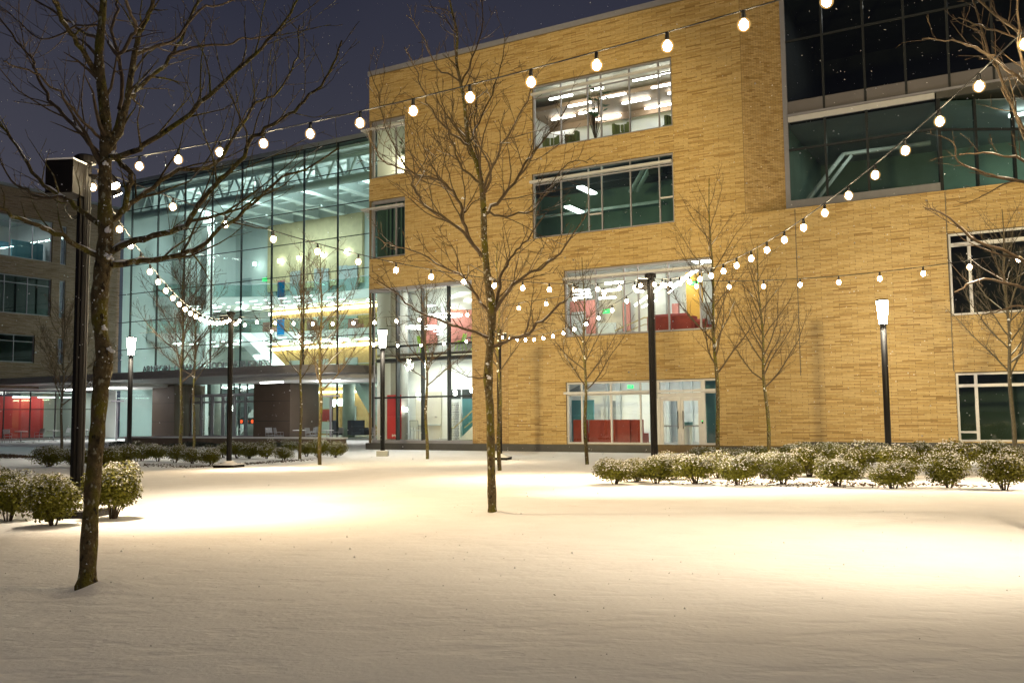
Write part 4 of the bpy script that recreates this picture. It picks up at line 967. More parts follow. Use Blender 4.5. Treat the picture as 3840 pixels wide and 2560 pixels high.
for v, d in ((0, 2), (4, 2.5)):
    lamp('area_lamp', 'AREA', (-d, v, 16.1), 60, (.86, .97, 1.0), L.root, 1.2, sy=1.2)
lamp('area_lamp', 'AREA', (-2, 0, 7.7), 6, (1, .9, .8), L.root, 1.2, sy=.6)
for k, v in enumerate((-2.0, -.3, 2.3)):
    t = thing('round_sofa', 'orange round sofa in the left building, ' + ['at the far left of the window', 'against the grey infill panel', 'in the right-hand window'][k], 'sofa', W(LU-1.3, v, 5.42), -TH, 'orange sofas in the left building')
    q = MB(); q.tube([(.75*math.cos(a*PI/10), .75*math.sin(a*PI/10), .55) for a in range(21)], .15, 8); q.build('backrest', emis('orange_glow_fabric', (1, .2, .06), .35) if False else M['redwall'], t); q = MB(); q.tube([(0, 0, .1), (0, 0, .42)], .7, 14); q.build('seat', M['redwall'], t)
q = MB(); q.box(LU-8, LU-.05, 12.02, 12.10, .05, 3.78); L.add(q, 'end_wall', M['white'])
# ground floor colonnade
q = MB(); q.box(LU-2.6, LU+.02, -24, 12, 3.70, 3.78); L.add(q, 'soffit', M['canopy'])
for v in (1.4, -6.5):
    q = MB(); pbox(q, LP, v-.45, v+.55, -1.0, -.05, .0, 3.7); L.add(q, 'pier', M['plinth'])
GP = Plane2(LU-2.5, 0, 0, 1, 1, 0)
window(L, GP, -24, 11.9, .15, 3.68, (-6, -3, -.8, 1.0, 2.7, 4.6, 6.6, 8.6, 10.4), (2.3,), fr='dmetal', mm='dmetal', gl='dglass', dep=0, name='shopfront')
q = MB(); pbox(q, GP, -24, 12, -7, -.2, .05, .12); L.add(q, 'room_floor', M['floor']); q = MB(); pbox(q, GP, -24, 12, -7, -.2, 3.6, 3.68); L.add(q, 'room_ceiling', M['white'])
q = MB(); pbox(q, GP, -24, 2.4, -5, -4.9, .1, 3.6); L.add(q, 'room_wall', M['dark'])
q = MB(); pbox(q, GP, 2.8, 8.9, -2.0, -1.9, .1, 3.3); L.add(q, 'red_wall', M['red'])
q = MB(); pbox(q, GP, 8.9, 12, -5, -4.9, .1, 3.6); L.add(q, 'room_wall', M['white'])
q = MB(); pbox(q, GP, 5.0, 5.25, -1.9, -1.7, .1, 3.3); L.add(q, 'pilaster', M['lgrey'])
for v in (3.6, 6.0, 8.0, 9.8):
    q = MB(); pbox(q, GP, v, v+1.3, -1.3, -1.1, 3.2, 3.27); L.add(q, 'ceiling_light', M['strip'])
for v in (4.0, 7.5, 10.3):
    lamp('area_lamp', 'AREA', (-2.5-.9, v, 3.5), 40, (1, .96, .92), L.root, 1.5, sy=.3)

# ------------------------------------------------------------------ low walls and planters before the hall
PLT = Bld('planter_wall', 'low brown stone planter wall with pale coping before the entrance doors', -38, 1, 'wall')
q = MB(); q.box(-46.5, -30.05, 1.0, 1.40, -.2, .44); PLT.add(q, 'wall_body', M['wallstone'])
q = MB(); q.box(-46.55, -30.0, .95, 1.45, .44, .52); PLT.add(q, 'coping', M['snow'])
PL2 = Bld('planter_wall', 'low dark planter wall curving out of the frame at the left edge', -56, -16, 'wall')
q = MB(); q.box(-59, -53.2, -9.4, -9.0, -.2, .50); PL2.add(q, 'wall_body', M['wallstone']); q = MB(); q.box(-59.05, -53.15, -9.45, -8.95, .50, .57); PL2.add(q, 'coping', M['snow'])

# ------------------------------------------------------------------ light poles, lamps, strings
def pole(label, x, y, ztop, box_dirs, loops=False, plate=True, spots=()):
    zb = snow_h(x, y); h = ztop-zb
    t = thing('light_pole', label, 'light pole', (x, y, zb), random.uniform(-.3, .3), 'dark fluted poles that carry the string lights')
    q = MB(); n = 24
    prof = []
    for k in range(n):
        g = 2*PI*k/n; r = .080 if k % 4 < 3 else .067
        prof.append((r*math.cos(g), r*math.sin(g)))
    q.prism(prof, 0, h-.10); q.build('shaft', M['pole'], t)
    q = MB(); q.tube([(0, 0, h-.10), (0, 0, h-.02), (0, 0, h)], [.13, .13, .10], 16); q.build('cap', M['pole'], t)
    if plate:
        q = MB(); q.box(-.34, .34, -.34, .34, -.1, .09); q.build('base_plate', M['pole'], t)
        q = MB(); q.box(-.35, .35, -.35, .35, .09, .115); q.tube([(0, 0, .11), (0, 0, .21)], [.28, .11], 12); q.build('snow_cap', M['snowcap'], t, smooth=True)
    for (dx, dy, s) in box_dirs:
        q = MB(); q.box(dx-s*.5, dx+s*.5, dy-s*.5, dy+s*.5, h-.16-s*1.1, h-.14); q.build('control_box', M['pole'], t)
        q = MB(); q.box(dx-s*.52, dx+s*.52, dy-s*.52, dy+s*.52, h-.14, h-.12); q.build('snow_cap', M['snowcap'], t)
    if loops:
        for k in range(3):
            q = MB(); a0 = 2.2+.9*k; c = Vector((.14*math.cos(a0), .14*math.sin(a0), h-.62))
            q.tube([c+Vector((.10*math.cos(g)*math.cos(a0), .10*math.cos(g)*math.sin(a0), .20*math.sin(g))) for g in [PI+PI*j/10 for j in range(11)]], .007, 4); q.build('cable_loop', M['cable'], t)
    for (dx, dy) in spots:
        q = MB(); d = Vector((dx, dy, 0)).normalized()
        p0 = d*.36+Vector((0, 0, h-.30)); p1 = d*.44+Vector((0, 0, h-.42))
        q.tube([p0, p1], [.055, .075], 10); q.tube([d*.06+Vector((0, 0, h-.26)), d*.38+Vector((0, 0, h-.30))], .02, 6); fl = q.build('floodlight', M['pole'], t)
        q = MB(); dd = (p1-p0).normalized(); q.tube([p1, p1+dd*.012], .06, 10); q.build('lens', M['flood'], fl)
    return t
PA = (-5.42, 11.35, 4.98); PBp = (-8.78, 28.2, 4.90); PC = (3.17, 20.5, 4.78); PD = (-.47, 32.3, 4.62); PE = (4.65, 6.0, 5.42); PF = (12.0, 12.6, 5.05)
tA = pole('dark fluted light pole with a big black control box, nearest, behind the left tree trunk', *PA, [(-.13, -.16, .36)], True, True, [(.8, -.1), (.5, .8)])
tB = pole('dark light pole with snow on its square base plate, in front of the entrance', *PBp, [(-.2, 0, .22)], False, True, [(.7, -.6)])
tC = pole('dark fluted light pole rising behind the front shrubs beside the double door', *PC, [(-.2, 0, .2)], False, True, [(-.8, -.5), (.8, -.2)])
tD = pole('slim looking light pole furthest away, half hidden behind the centre tree', *PD, [(.16, .1, .16)], False, True, [(-.4, -.8)])
tE = pole('string light pole with floodlights standing close to the viewer, beyond the right side', *PE, [(.2, 0, .22)], False, True, [(-.4, .9), (.9, .4)])
tF = pole('string light pole far to the right of the shrub rows', *PF, [(.2, 0, .22)], False, True, [(-.4, .9)])

bulb_me = MB().ball((0, 0, -.052), .037, .037, .044, 10, 7).mesh('filament', M['bulb'], True)
glow_shell_me = MB().ball((0, 0, -.050), .057, .057, .060, 12, 8).mesh('bulb', M['glow_shell'], True)  # oversized shell carrying the painted glow
sock_me = MB().tube([(0, 0, .075), (0, 0, -.004)], [.016, .022], 7).mesh('socket', M['cable'])
def string(label, a, b, sag, n, first=.5, dz0=0, dz1=0):
    a = Vector(a)+Vector((0, 0, -.12+dz0)); b = Vector(b)+Vector((0, 0, -.12+dz1))
    t = thing('string_lights', label, 'string lights', a, 0, 'festoon strings of warm bulbs')
    P = lambda s: (b-a)*s - Vector((0, 0, 4*sag*s*(1-s)))
    q = MB(); q.tube([P(k/40) for k in range(41)], .0075, 5); q.build('cable', M['cable'], t)
    for k in range(n):
        s = (k+first)/n
        p = P(s) + Vector((0, 0, -.075))
        sw_ = link('socket', sock_me, t, p); link('filament', bulb_me, sw_, (0, 0, 0)); link('bulb', glow_shell_me, sw_, (0, 0, 0))
string('string of warm bulbs climbing from the big left pole to the top right corner', PA, PE, .22, 17)
string('string of warm bulbs sloping from the big left pole to the door pole', PA, PC, .62, 16)
string('string of warm bulbs curving steeply from the big left pole to the entrance pole', PA, PBp, .75, 22)
string('upper string of bulbs crossing from the entrance pole to the pole beside the door', PBp, PC, .42, 18, dz0=-.02)
string('lower string of bulbs between the entrance pole and the furthest pole', PBp, PD, .52, 11, dz0=-.06)
string('short tight string of bulbs from the furthest pole up to the pole beside the door', PD, PC, .55, 14)
string('string of bulbs rising from the door pole to the upper right over the glass bay', PC, PE, .78, 22)
string('nearly level string of bulbs from the door pole to the right edge over plain brick', PC, PF, .55, 15)
# short coil of bulbs wound down two poles
for t, hh in ((tA, 4.5), (tC, 4.5)):
    q = MB(); q.tube([(.088*math.cos(.4), -.088*math.sin(.4)-.01, 4.2-.1*k) for k in range(26)], .006, 4); q.build('lead_cable', M['cable'], t)

def lamp_post(label, x, y, ztop, lit=True, power=900):
    zb = snow_h(x, y); h = ztop-zb
    t = thing('street_lamp', label, 'street lamp', (x, y, zb), 0, 'square lantern lamp posts')
    q = MB(); q.tube([(0, 0, .12), (0, 0, h-.72)], .092, 16); q.build('shaft', M['pole'], t, smooth=True)
    q = MB(); q.box(-.22, .22, -.22, .22, -.2, .20); q.build('footing', M['concrete'], t)
    q = MB(); q.box(-.23, .23, -.23, .23, .20, .225); q.build('snow_cap', M['snowcap'], t)
    q = MB(); q.tube([(0, 0, h-.72), (0, 0, h-.02)], [.115, .17], 12); q.build('lantern', M['lantern'], t)
    q = MB(); q.tube([(0, 0, h-.76), (0, 0, h-.72)], .12, 12); q.tube([(0, 0, h-.02), (0, 0, h+.04)], [.19, .16], 12); q.build('lantern_frame', M['pole'], t)
    lamp('lantern_light', 'POINT', (0, 0, h-.40), power, (1, .90, .70), t, .26)
    return t
lamp_post('lit lamp post in front of the plain brick wall on the right', 11.35, 27.6, 4.95, power=1500)
lamp_post('lit lamp post beside the corner glass lobby with a pale footing', -5.17, 36.1, 5.0, power=1100)
lamp_post('lit lamp post on the far left before the glass hall', -15.8, 37.5, 4.93, power=1100)

# floodlights on the poles aimed at the lawn; the facade lamps are added, unseen
def flood(name, pos, target, power, ang, color=WARM, blend=.7, size=.08):
    return lamp(name, 'SPOT', pos, power, color, None, size, target, R_(ang), blend)
for hx, hy, hz_, tx, ty, pw, pn, an in ((-4.92, 11.28, 4.45, -4.2, 11.4, 1550, 1200, 70), (-5.10, 11.80, 4.45, -4.4, 15.2, 420, 1500, 56), (-8.38, 27.8, 4.4, -7.2, 26.2, 1100, 1500, 56),
                                   (2.68, 20.2, 4.3, .5, 19.4, 1600, 1400, 64), (3.68, 20.3, 4.3, 4.8, 16.4, 1900, 2600, 60), (-.68, 31.8, 4.2, -1.2, 30, 500, 400, 56),
                                   (4.45, 6.45, 4.85, 2.6, 7.6, 560, 950, 80), (-5.0, 11.9, 4.5, 4.8, 16.4, 10, 7500, 34), (11.7, 13.1, 4.5, 8.6, 15.0, 2000, 2000, 60), (12.2, 13.1, 4.5, 9, 10.0, 500, 10, 56)):  # narrow beam from the nearest pole to the shrubs is added to brighten them
    dv = Vector((tx-hx, ty-hy, 0)).normalized()*3.6
    flood('pole_flood', (hx, hy, hz_), (hx+dv.x, hy+dv.y, .3), pw*.92, 122, (1, .71, .40), 1.0)
    flood('pole_flood', (hx, hy, hz_), (tx, ty, .3), pn*.85, an, (1, .86, .64), 1.0)
flood('pole_flood', (-8.4, 28.3, 4.5), (-6.25, 29.5, 2.2), 900, 62, (1, .74, .36), 1.0)  # extra lamp added to brighten the golden tree
flood('facade_fill', (-5.35, 11.6, 5.1), tuple(W(-20, 0, 8.5)), 20000, 52, (1, .83, .43), .5, .5)  # this lamp and the next are added to light the brick facade
flood('facade_fill', (11.9, 12.8, 5.2), tuple(W(-5, 0, 8.5)), 11000, 78, (1, .83, .43), .5, .5)
# street lamps of the path behind the viewer
lamp_post('lit lamp post behind the viewer on the near path', -2.6, -9.0, 6.2, power=420)
lamp_post('lit lamp post behind the viewer to the right', 9.5, -7.0, 6.2, power=420)

# ------------------------------------------------------------------ trees
def smooth_path(pts, sub=3):
    n = len(pts); r = []
    for i in range(n-1):
        p0, p1, p2, p3 = pts[max(i-1, 0)], pts[i], pts[i+1], pts[min(i+2, n-1)]
        for k in range(sub):
            t = k/sub
            r.append(.5*((2*p1)+(p2-p0)*t+(2*p0-5*p1+4*p2-p3)*t*t+(3*p1-p0-3*p2+p3)*t**3))
    r.append(pts[-1]); return r
def twig(mb, snow, p, d, L, r, lev, rg, up=.25, seg=None):
    n = max(3, int(L/.11)) if lev > 0 else max(3, int(L/.08)); n = min(n, 14)
    pts = [p.copy()]; rad = [r]; d = d.normalized(); cur = p.copy()
    for k in range(n):
        d = (d + Vector((rg.gauss(0, .16), rg.gauss(0, .16), rg.gauss(0, .12)+up*.16))).normalized()
        cur = cur + d*(L/n); pts.append(cur.copy()); rad.append(max(RMIN[0]*.8, r*(1-.8*(k+1)/n)))
    mb.tube(pts, rad, 5 if r > .006 else 3, cap=False)
    if snow is not None and r > .004: snow_on(snow, pts, rad, rg, .35)
    if lev > 0: spawn(mb, snow, pts, rad, L, lev-1, rg, up)
RMIN = [.0018]
def spawn(mb, snow, pts, rad, L, lev, rg, up, dens=1.0, start=.25, lscale=.5):
    n = len(pts); cnt = max(2, int(L*(5.5 if lev > 0 else 7.5)*dens)); 
    for k in range(cnt):
        t = start+(1-start)*(k+rg.random())/cnt; i = min(n-2, int(t*(n-1)))
        q = pts[i].lerp(pts[i+1], rg.random()); tan = (pts[i+1]-pts[i]).normalized()
        side = tan.orthogonal().normalized(); side.rotate(Matrix.Rotation(rg.uniform(0, 2*PI), 3, tan))
        a = rg.uniform(.45, 1.0); d = tan*math.cos(a)+side*math.sin(a)+Vector((0, 0, up*.5))
        l = L*lscale*rg.uniform(.45, 1.1)*(1.15-t*.75)
        if l < .05: continue
        twig(mb, snow, q, d, l, max(RMIN[0], rad[i]*rg.uniform(.35, .6)), lev, rg, up)
def snow_on(mb, pts, rad, rg, p=.5):
    i = 0
    while i < len(pts)-2:
        if rg.random() < p:
            m = rg.randint(2, 4); seg = pts[i:i+m]; rr = rad[i:i+m]
            if len(seg) >= 2:
                t = (seg[-1]-seg[0])
                if t.length > 1e-4 and abs(t.normalized().z) < .75:
                    k = len(seg)
                    mb.tube([s+Vector((0, 0, r*.72)) for s, r in zip(seg, rr)], [max(.002, r*(.75 if 0 < j < k-1 else .35)) for j, r in enumerate(rr)], 6)
            i += m
        else: i += 2
def clump(mb, c, s):
    g = random.Random(int(abs(c.x*7919+c.z*104729)*10)); 
    for k in range(4):
        f = s*(.62-.09*k); mb.ball(c+Vector((g.uniform(-.5, .5)*s, g.uniform(-.4, .1)*s, (.30*k-.35)*s)), f*g.uniform(.8, 1.2), f, f*g.uniform(.55, .9), 7, 5)
def main_tree(label, base, Y0, trunk, branches, seed, kpx, barkm='bark', lev=2, dens=1.0, clumps=()):
    """trunk / branches: lists of (x, y, r) measured on the photograph; branch depth grows by its own slope"""
    rg = random.Random(seed); RMIN[0] = .00036*Y0
    b0 = Vector(base)
    t = thing('bare_tree', label, 'tree', base)
    def conv(pts, Yf): return [PX(p[0], p[1], Yf(i, len(pts))) - b0 for i, p in enumerate(pts)]
    tp = smooth_path(conv(trunk, lambda i, n: Y0), 3); tr0 = [p[2]*kpx for p in trunk]
    trad = [tr0[min(len(tr0)-1, i//3)]*(1-(i % 3)/3)+tr0[min(len(tr0)-1, i//3+1)]*((i % 3)/3) for i in range(len(tp))]
    tp = [tp[0]-Vector((0, 0, .15)), tp[0]]+[tp[0].lerp(tp[1], .35)]+tp[1:]; trad = [trad[0]*1.5, trad[0]*1.28, trad[0]*1.08]+trad[1:]
    q = MB(); q.tube(tp, [r*(1+.07*math.sin(i*1.9)+.04*rg.uniform(-1, 1)) for i, r in enumerate(trad)], 14)
    sn = MB()
    q.build('trunk', M[barkm], t, smooth=True)
    for k in range(90):                                   # snow flecks held by the bark
        f = rg.uniform(.25, .92); i = int(f*(len(tp)-1)); a = rg.uniform(PI*.75, PI*2.05); c = tp[i].lerp(tp[min(i+1, len(tp)-1)], rg.random())
        s = rg.uniform(.25, .9)**2*.11*trad[i]+.002
        sn.ball(c+Vector((math.cos(a), math.sin(a), 0))*trad[i]*.98, s, s, s*1.2, 6, 4)
    tw = MB(); spawn(tw, sn, tp[len(tp)//2:], trad[len(tp)//2:], 1.6*Y0/6, 1, rg, .3, dens*.8, .1, .35); tag(tw.build('twigs', M['barkred'], t), kind='stuff')
    for bi, (pts, r0, r1, slope) in enumerate(branches):
        n = len(pts)
        bp = conv([(p[0], p[1]) for p in pts], lambda i, m: Y0 + slope*(i/(m-1)))
        bp = smooth_path(bp, 3); m = len(bp)
        jit = [Vector((rg.gauss(0, .006), rg.gauss(0, .006), rg.gauss(0, .006)))*(Y0/6) if 0 < i < m-1 else Vector((0, 0, 0)) for i in range(m)]
        bp = [a+b for a, b in zip(bp, jit)]
        br = [1.0*(r0+(r1-r0)*(i/(m-1))**.8)*kpx for i in range(m)]
        q = MB(); q.tube(bp, br, 8, cap=False); snow_on(sn, bp[:int(m*.8)], br, rg, .62)
        Lb = sum((b-a).length for a, b in zip(bp, bp[1:]))
        spawn(q, sn, bp, br, Lb, lev-1, rg, .35, dens, .15, .40)
        q.build('branch', M[barkm] if r0 > 6 else M['barkred'], t, smooth=True)
    for c in clumps:
        p = PX(c[0], c[1], Y0-.06*Y0/6) - b0; s = c[2]*kpx; clump(sn, p, s); clump(sn, p+Vector((s*.7, 0, -s*.4)), s*.6)
    tag(sn.build('snow_cover', M['snowcap'], t, smooth=True), kind='stuff')
    return t
def c1(l): return [(x*.3907, y*.3907) for x, y in l]
k1 = 6.09*1.6327/3400
trunk1 = [(200, 1343, 19), (207, 1200, 17.5), (214, 1100, 17), (223, 1000, 17), (229, 920, 17), (236, 850, 20), (240, 815, 19), (231, 760, 15), (228, 700, 20), (232, 650, 18), (238, 600, 19), (243, 545, 17), (241, 480, 15), (241, 400, 14.5), (244, 330, 14), (242, 280, 12.5), (237, 225, 12), (229, 165, 11), (227, 120, 10), (233, 60, 9), (238, 0, 7.5), (242, -70, 6), (244, -140, 4)]
br1 = [
 (c1([(660, 1555), (760, 1548), (830, 1530), (960, 1525), (1100, 1480), (1180, 1455), (1300, 1340), (1420, 1250), (1520, 1170), (1660, 1040), (1800, 1000), (1990, 870)]), 8, 2.2, .5),
 (c1([(650, 1485), (760, 1430), (900, 1385), (1050, 1350), (1120, 1280), (1200, 1160), (1300, 1060), (1400, 960), (1470, 820), (1560, 760), (1700, 670), (1790, 590), (1880, 500), (1960, 380), (2010, 240)]), 8, 1.8, -.9),
 (c1([(650, 1330), (720, 1240), (770, 1200), (900, 1100), (1050, 1000), (1210, 990), (1330, 890), (1440, 700), (1510, 610), (1610, 560), (1690, 450), (1740, 330), (1760, 150)]), 7, 1.8, 1.2),
 (c1([(715, 1250), (760, 1120), (770, 1040), (740, 985), (680, 930)]), 7, 6, .15),
 (c1([(610, 935), (780, 900), (880, 830), (1080, 710), (1180, 610), (1330, 470), (1480, 350), (1570, 240), (1680, 130), (1750, 0)]), 7.5, 2, -.8),
 (c1([(670, 790), (745, 600), (790, 540), (900, 440), (1000, 340), (1060, 240), (1120, 100), (1170, -20)]), 7, 3, .8),
 (c1([(650, 850), (700, 780), (745, 600), (780, 380), (815, 200), (860, 110), (900, 30), (930, -90)]), 9, 4, -.4),
 (c1([(590, 1320), (480, 1240), (380, 1170), (260, 1080), (160, 970), (60, 810), (0, 740), (-80, 690)]), 7, 2.5, .5),
 (c1([(585, 1510), (450, 1440), (330, 1370), (230, 1330), (100, 1280), (0, 1230), (-90, 1200)]), 7, 3, -.8),
 (c1([(605, 920), (530, 850), (430, 740), (340, 650), (270, 550), (210, 420), (190, 340), (90, 240), (20, 130), (-20, 80)]), 6, 2, .9),
 (c1([(570, 440), (480, 300), (410, 190), (350, 80), (320, 0), (300, -50)]), 7, 4, -.5),
 (c1([(600, 830), (540, 760), (450, 680), (380, 580), (300, 500), (200, 430), (100, 390), (20, 360)]), 4, 1.4, -1.0),
 (c1([(575, 225), (480, 180), (420, 140), (300, 60), (200, 0)]), 5, 2, .7),
 (c1([(700, 640), (720, 440), (690, 300), (660, 180), (690, 60), (690, -20)]), 5, 3, .9),
 (c1([(800, 320), (920, 270), (1050, 220), (1170, 60), (1300, 30), (1450, -30)]), 5, 1.8, .9),
 (c1([(1000, 330), (1200, 270), (1330, 270), (1430, 230), (1560, 225), (1680, 150)]), 3.5, 1.5, .6),
 (c1([(640, 250), (700, 320), (760, 230), (800, 160), (760, 60), (740, -20)]), 5, 3, -.9),
 (c1([(380, 1160), (250, 1160), (185, 1150), (160, 1120), (60, 1060), (0, 930)]), 4.5, 1.6, .3),
 (c1([(590, 160), (450, 150), (330, 220), (200, 210), (90, 100), (0, 40)]), 3, 1.4, 1.1),
]
main_tree('large bare young tree with mossy snow flecked trunk, nearest, on the left', (*PX(200, 1343, 6.09)[:2], snow_h(-2.8, 6.09)), 6.09, trunk1, br1, 11, k1, 'bark', 2, 1.35,
          [(252, 590, 9), (246, 835-250, 6), (237, 752, 8), (254, 803, 9), (248, 527, 9), (243, 375, 7), (262, 350, 6)])

k2 = 10.93*1.6327/3400
def c2(l): return [((1300+x/1.568)/1.6327, (y/1.568)/1.6327) for x, y in l]
def c3(l): return [((1400+x/1.494)/1.6327, (900+y/1.494)/1.6327) for x, y in l]
trunk2 = [(1131, 1184, 10.5), (1129, 1100, 9.5), (1127, 1000, 9.5), (1125, 930, 9), (1121, 868, 11), (1125, 800, 8.5), (1130, 740, 9.5), (1127, 690, 10.5), (1121, 650, 8.5), (1116, 600, 7.5), (1112, 540, 7.2), (1111, 496, 7), (1107, 430, 6.5), (1095, 375, 5.6), (1077, 332, 5), (1071, 285, 4.4), (1066, 234, 4), (1057, 187, 3.6), (1048, 137, 3.4), (1050, 78, 2.8), (1034, 8, 2.2), (1030, -40, 1.6)]
br2 = [
 (c2([(805, 1265), (880, 1200), (960, 1110), (1030, 1000), (1080, 920), (1160, 830), (1240, 720), (1310, 600)]), 4.5, 1.3, .9),
 (c2([(800, 1510), (690, 1370), (590, 1300), (480, 1220), (420, 1160), (380, 1090), (360, 1010), (230, 960), (180, 900), (130, 800)]), 4, 1, -1.1),
 (c2([(790, 1500), (720, 1400), (690, 1300), (670, 1200), (600, 1110), (550, 1060), (480, 1050), (370, 1000), (300, 900), (230, 750), (180, 560), (130, 400)]), 4.8, 1, 1.0),
 (c2([(725, 860), (620, 790), (560, 730), (470, 600), (430, 470), (400, 380), (340, 280)]), 3, .9, -1),
 (c2([(800, 1120), (850, 1000), (900, 880), (960, 780), (1040, 640), (1080, 540), (1110, 440)]), 3.5, .9, -1.2),
 (c2([(770, 990), (760, 880), (755, 700), (780, 560)]), 3, 1, 1.2),
 (c3([(665, 600), (780, 555), (870, 520), (950, 450), (1050, 360), (1090, 310), (1150, 260)]), 4.2, 1.5, -1.3),
 (c3([(650, 550), (540, 500), (440, 480), (310, 425), (210, 370), (120, 290), (20, 225)]), 3.6, 1, -1.5),
 (c3([(650, 410), (600, 340), (530, 250), (480, 190), (350, 130), (220, 60), (100, 20), (10, -20)]), 4, 1, .8),
 (c3([(655, 450), (700, 300), (720, 180), (760, 120), (800, 60), (860, 0), (960, -140)]), 4.6, 1.4, .6),
 (c3([(670, 420), (750, 290), (850, 200), (930, 170), (1010, 100), (1100, 0), (1190, -140)]), 4.4, 1.3, -.5),
 (c2([(672, 500), (740, 350), (790, 180), (800, 30), (780, -60)]), 2.6, .8, .8),
 (c2([(650, 200), (560, 100), (480, 0)]), 1.8, .7, .6),
 (c2([(665, 480), (560, 420), (500, 340), (440, 200), (350, 90)]), 2.2, .8, -.9),
 (c2([(720, 840), (780, 720), (850, 560), (900, 400), (930, 200)]), 2.8, .8, 1.0),
 (c2([(795, 1080), (690, 1000), (640, 900), (600, 760), (560, 600), (520, 480)]), 3, .8, .4),
 (c2([(815, 1250), (900, 1270), (1010, 1260), (1100, 1230), (1180, 1120), (1300, 960), (1420, 960)]), 3, .9, 1.3),
 (c3([(640, 770), (560, 770), (480, 740), (420, 700)]), 1.6, .7, -.6),
]
main_tree('bare young tree with snow in its forks, alone in mid lawn', (*PX(1131, 1184, 10.93)[:2], snow_h(-.26, 10.93)), 10.93, trunk2, br2, 23, k2, 'bark', 2, 1.5,
          [(1125, 688, 5), (1128, 640, 5), (1122, 866, 6), (1119, 835, 4), (1111, 494, 4), (1062, 455, 3.5)])
# tree whose trunk is just beyond the right edge, golden twigs reaching in
k4 = 8.2*1.6327/3400
trunk4 = [(2420, 1270, 14), (2410, 1100, 13), (2402, 900, 12.5), (2398, 700, 12), (2396, 560, 11), (2392, 420, 9), (2386, 260, 8), (2378, 100, 6), (2372, -60, 4)]
def c4(l): return [((3340+x/1.28)/1.6327, (y/1.28)/1.6327) for x, y in l]
br4 = [
 (c4([(830, 430), (640, 395), (560, 330), (470, 260), (370, 215), (260, 195), (150, 188)]), 5, 1.2, -.3),
 (c4([(810, 300), (640, 190), (590, 130), (520, 80), (420, 0)]), 5, 2.5, .5),
 (c4([(830, 800), (640, 610), (580, 510), (530, 420)]), 4.5, 2, .4),
 (c4([(850, 900), (640, 780), (540, 745), (400, 735), (330, 740)]), 4, 1, -.5),
 (c4([(840, 940), (640, 880), (520, 850), (420, 820), (330, 780), (300, 690), (230, 650)]), 5, 1.2, .4),
 (c4([(760, 250), (640, 200), (500, 150), (400, 110), (330, 85)]), 4, 1, .8),
 ([(2400, 620), (2300, 575), (2230, 545), (2180, 500), (2125, 478)], 5, 1.6, -.4),
 ([(2400, 680), (2330, 655), (2260, 640), (2220, 655), (2190, 670)], 4, 1.4, -.6),
 ([(2402, 740), (2340, 700), (2300, 712), (2265, 720), (2250, 735)], 3.5, 1.2, .4),
 ([(2390, 400), (2340, 280), (2290, 160), (2250, 60), (2230, -30)], 5, 2, .9),
 ([(2388, 330), (2350, 180), (2340, 60), (2330, -40)], 4, 2, -.7),
]
main_tree('bare tree at the right edge whose golden lit twigs reach into the view', (*PX(2420, 1270, 8.2)[:2], snow_h(PX(2420, 1270, 8.2).x, 8.2)), 8.2, trunk4, br4, 31, k4, 'bark', 2, .8)

def young_tree(label, x, y, h, seed, fork=.36, lean=0., spread=.34, r=.045, barkm='bark', twm='barkred', dens=1.5, nb=22):
    rg = random.Random(seed); zb = snow_h(x, y); RMIN[0] = .00015*y
    t = thing('young_tree', label, 'tree', (x, y, zb), 0, 'slender bare trees around the plaza')
    n = 12; p = [Vector((lean*h*(k/n)+.03*math.sin(k*1.3+seed), .02*math.sin(k*.9+seed*2), h*k/n-(.15 if k == 0 else 0))) for k in range(n+1)]
    rad = [r*(1-.86*(k/n)**1.1) for k in range(n+1)]
    q = MB(); pp = smooth_path(p, 2); rr = [rad[min(n, i//2)] for i in range(len(pp))]; q.tube(pp, rr, 9); q.build('trunk', M[barkm], t, smooth=True)
    sn = MB()
    for b in range(nb):
        f = fork+(1-fork)*.88*(b+.5*rg.random())/nb; i = min(n-1, int(f*n)); s0 = p[i].lerp(p[i+1], f*n-i)
        g = b*2.4+rg.uniform(-.5, .5); el_ = rg.uniform(.50, .95)+.25*f
        d = Vector((math.cos(g)*math.cos(el_), math.sin(g)*math.cos(el_), math.sin(el_)))
        Lb = h*spread*(1.15-.75*(f-fork)/(1-fork))*rg.uniform(.8, 1.15)
        q = MB(); m = 9; bp = [s0]; dd = d
        for k in range(m):
            dd = (dd+Vector((rg.gauss(0, .10), rg.gauss(0, .10), .045+rg.gauss(0, .07)))).normalized(); bp.append(bp[-1]+dd*Lb/m)
        br_ = [max(RMIN[0], rad[i]*.55*(1-.8*k/m)) for k in range(m+1)]
        q.tube(bp, br_, 5, cap=False); snow_on(sn, bp, br_, rg, .35)
        spawn(q, None, bp, br_, Lb, 1, rg, .55, dens*.8, .15, .42)
        q.build('branch', M[twm], t)
    for k in range(7):
        f = rg.uniform(.25, .6); i = int(f*n); c = p[i].lerp(p[i+1], f*n-i); clump(sn, c+Vector((rg.uniform(-1, 1)*.03, -.03, 0)), rg.uniform(.02, .04))
    tag(sn.build('snow_cover', M['snowcap'], t, smooth=True), kind='stuff')
    return t
def top_h(x, y, ytop_px, xpx):
    return PX(xpx, ytop_px, y).z - snow_h(x, y)
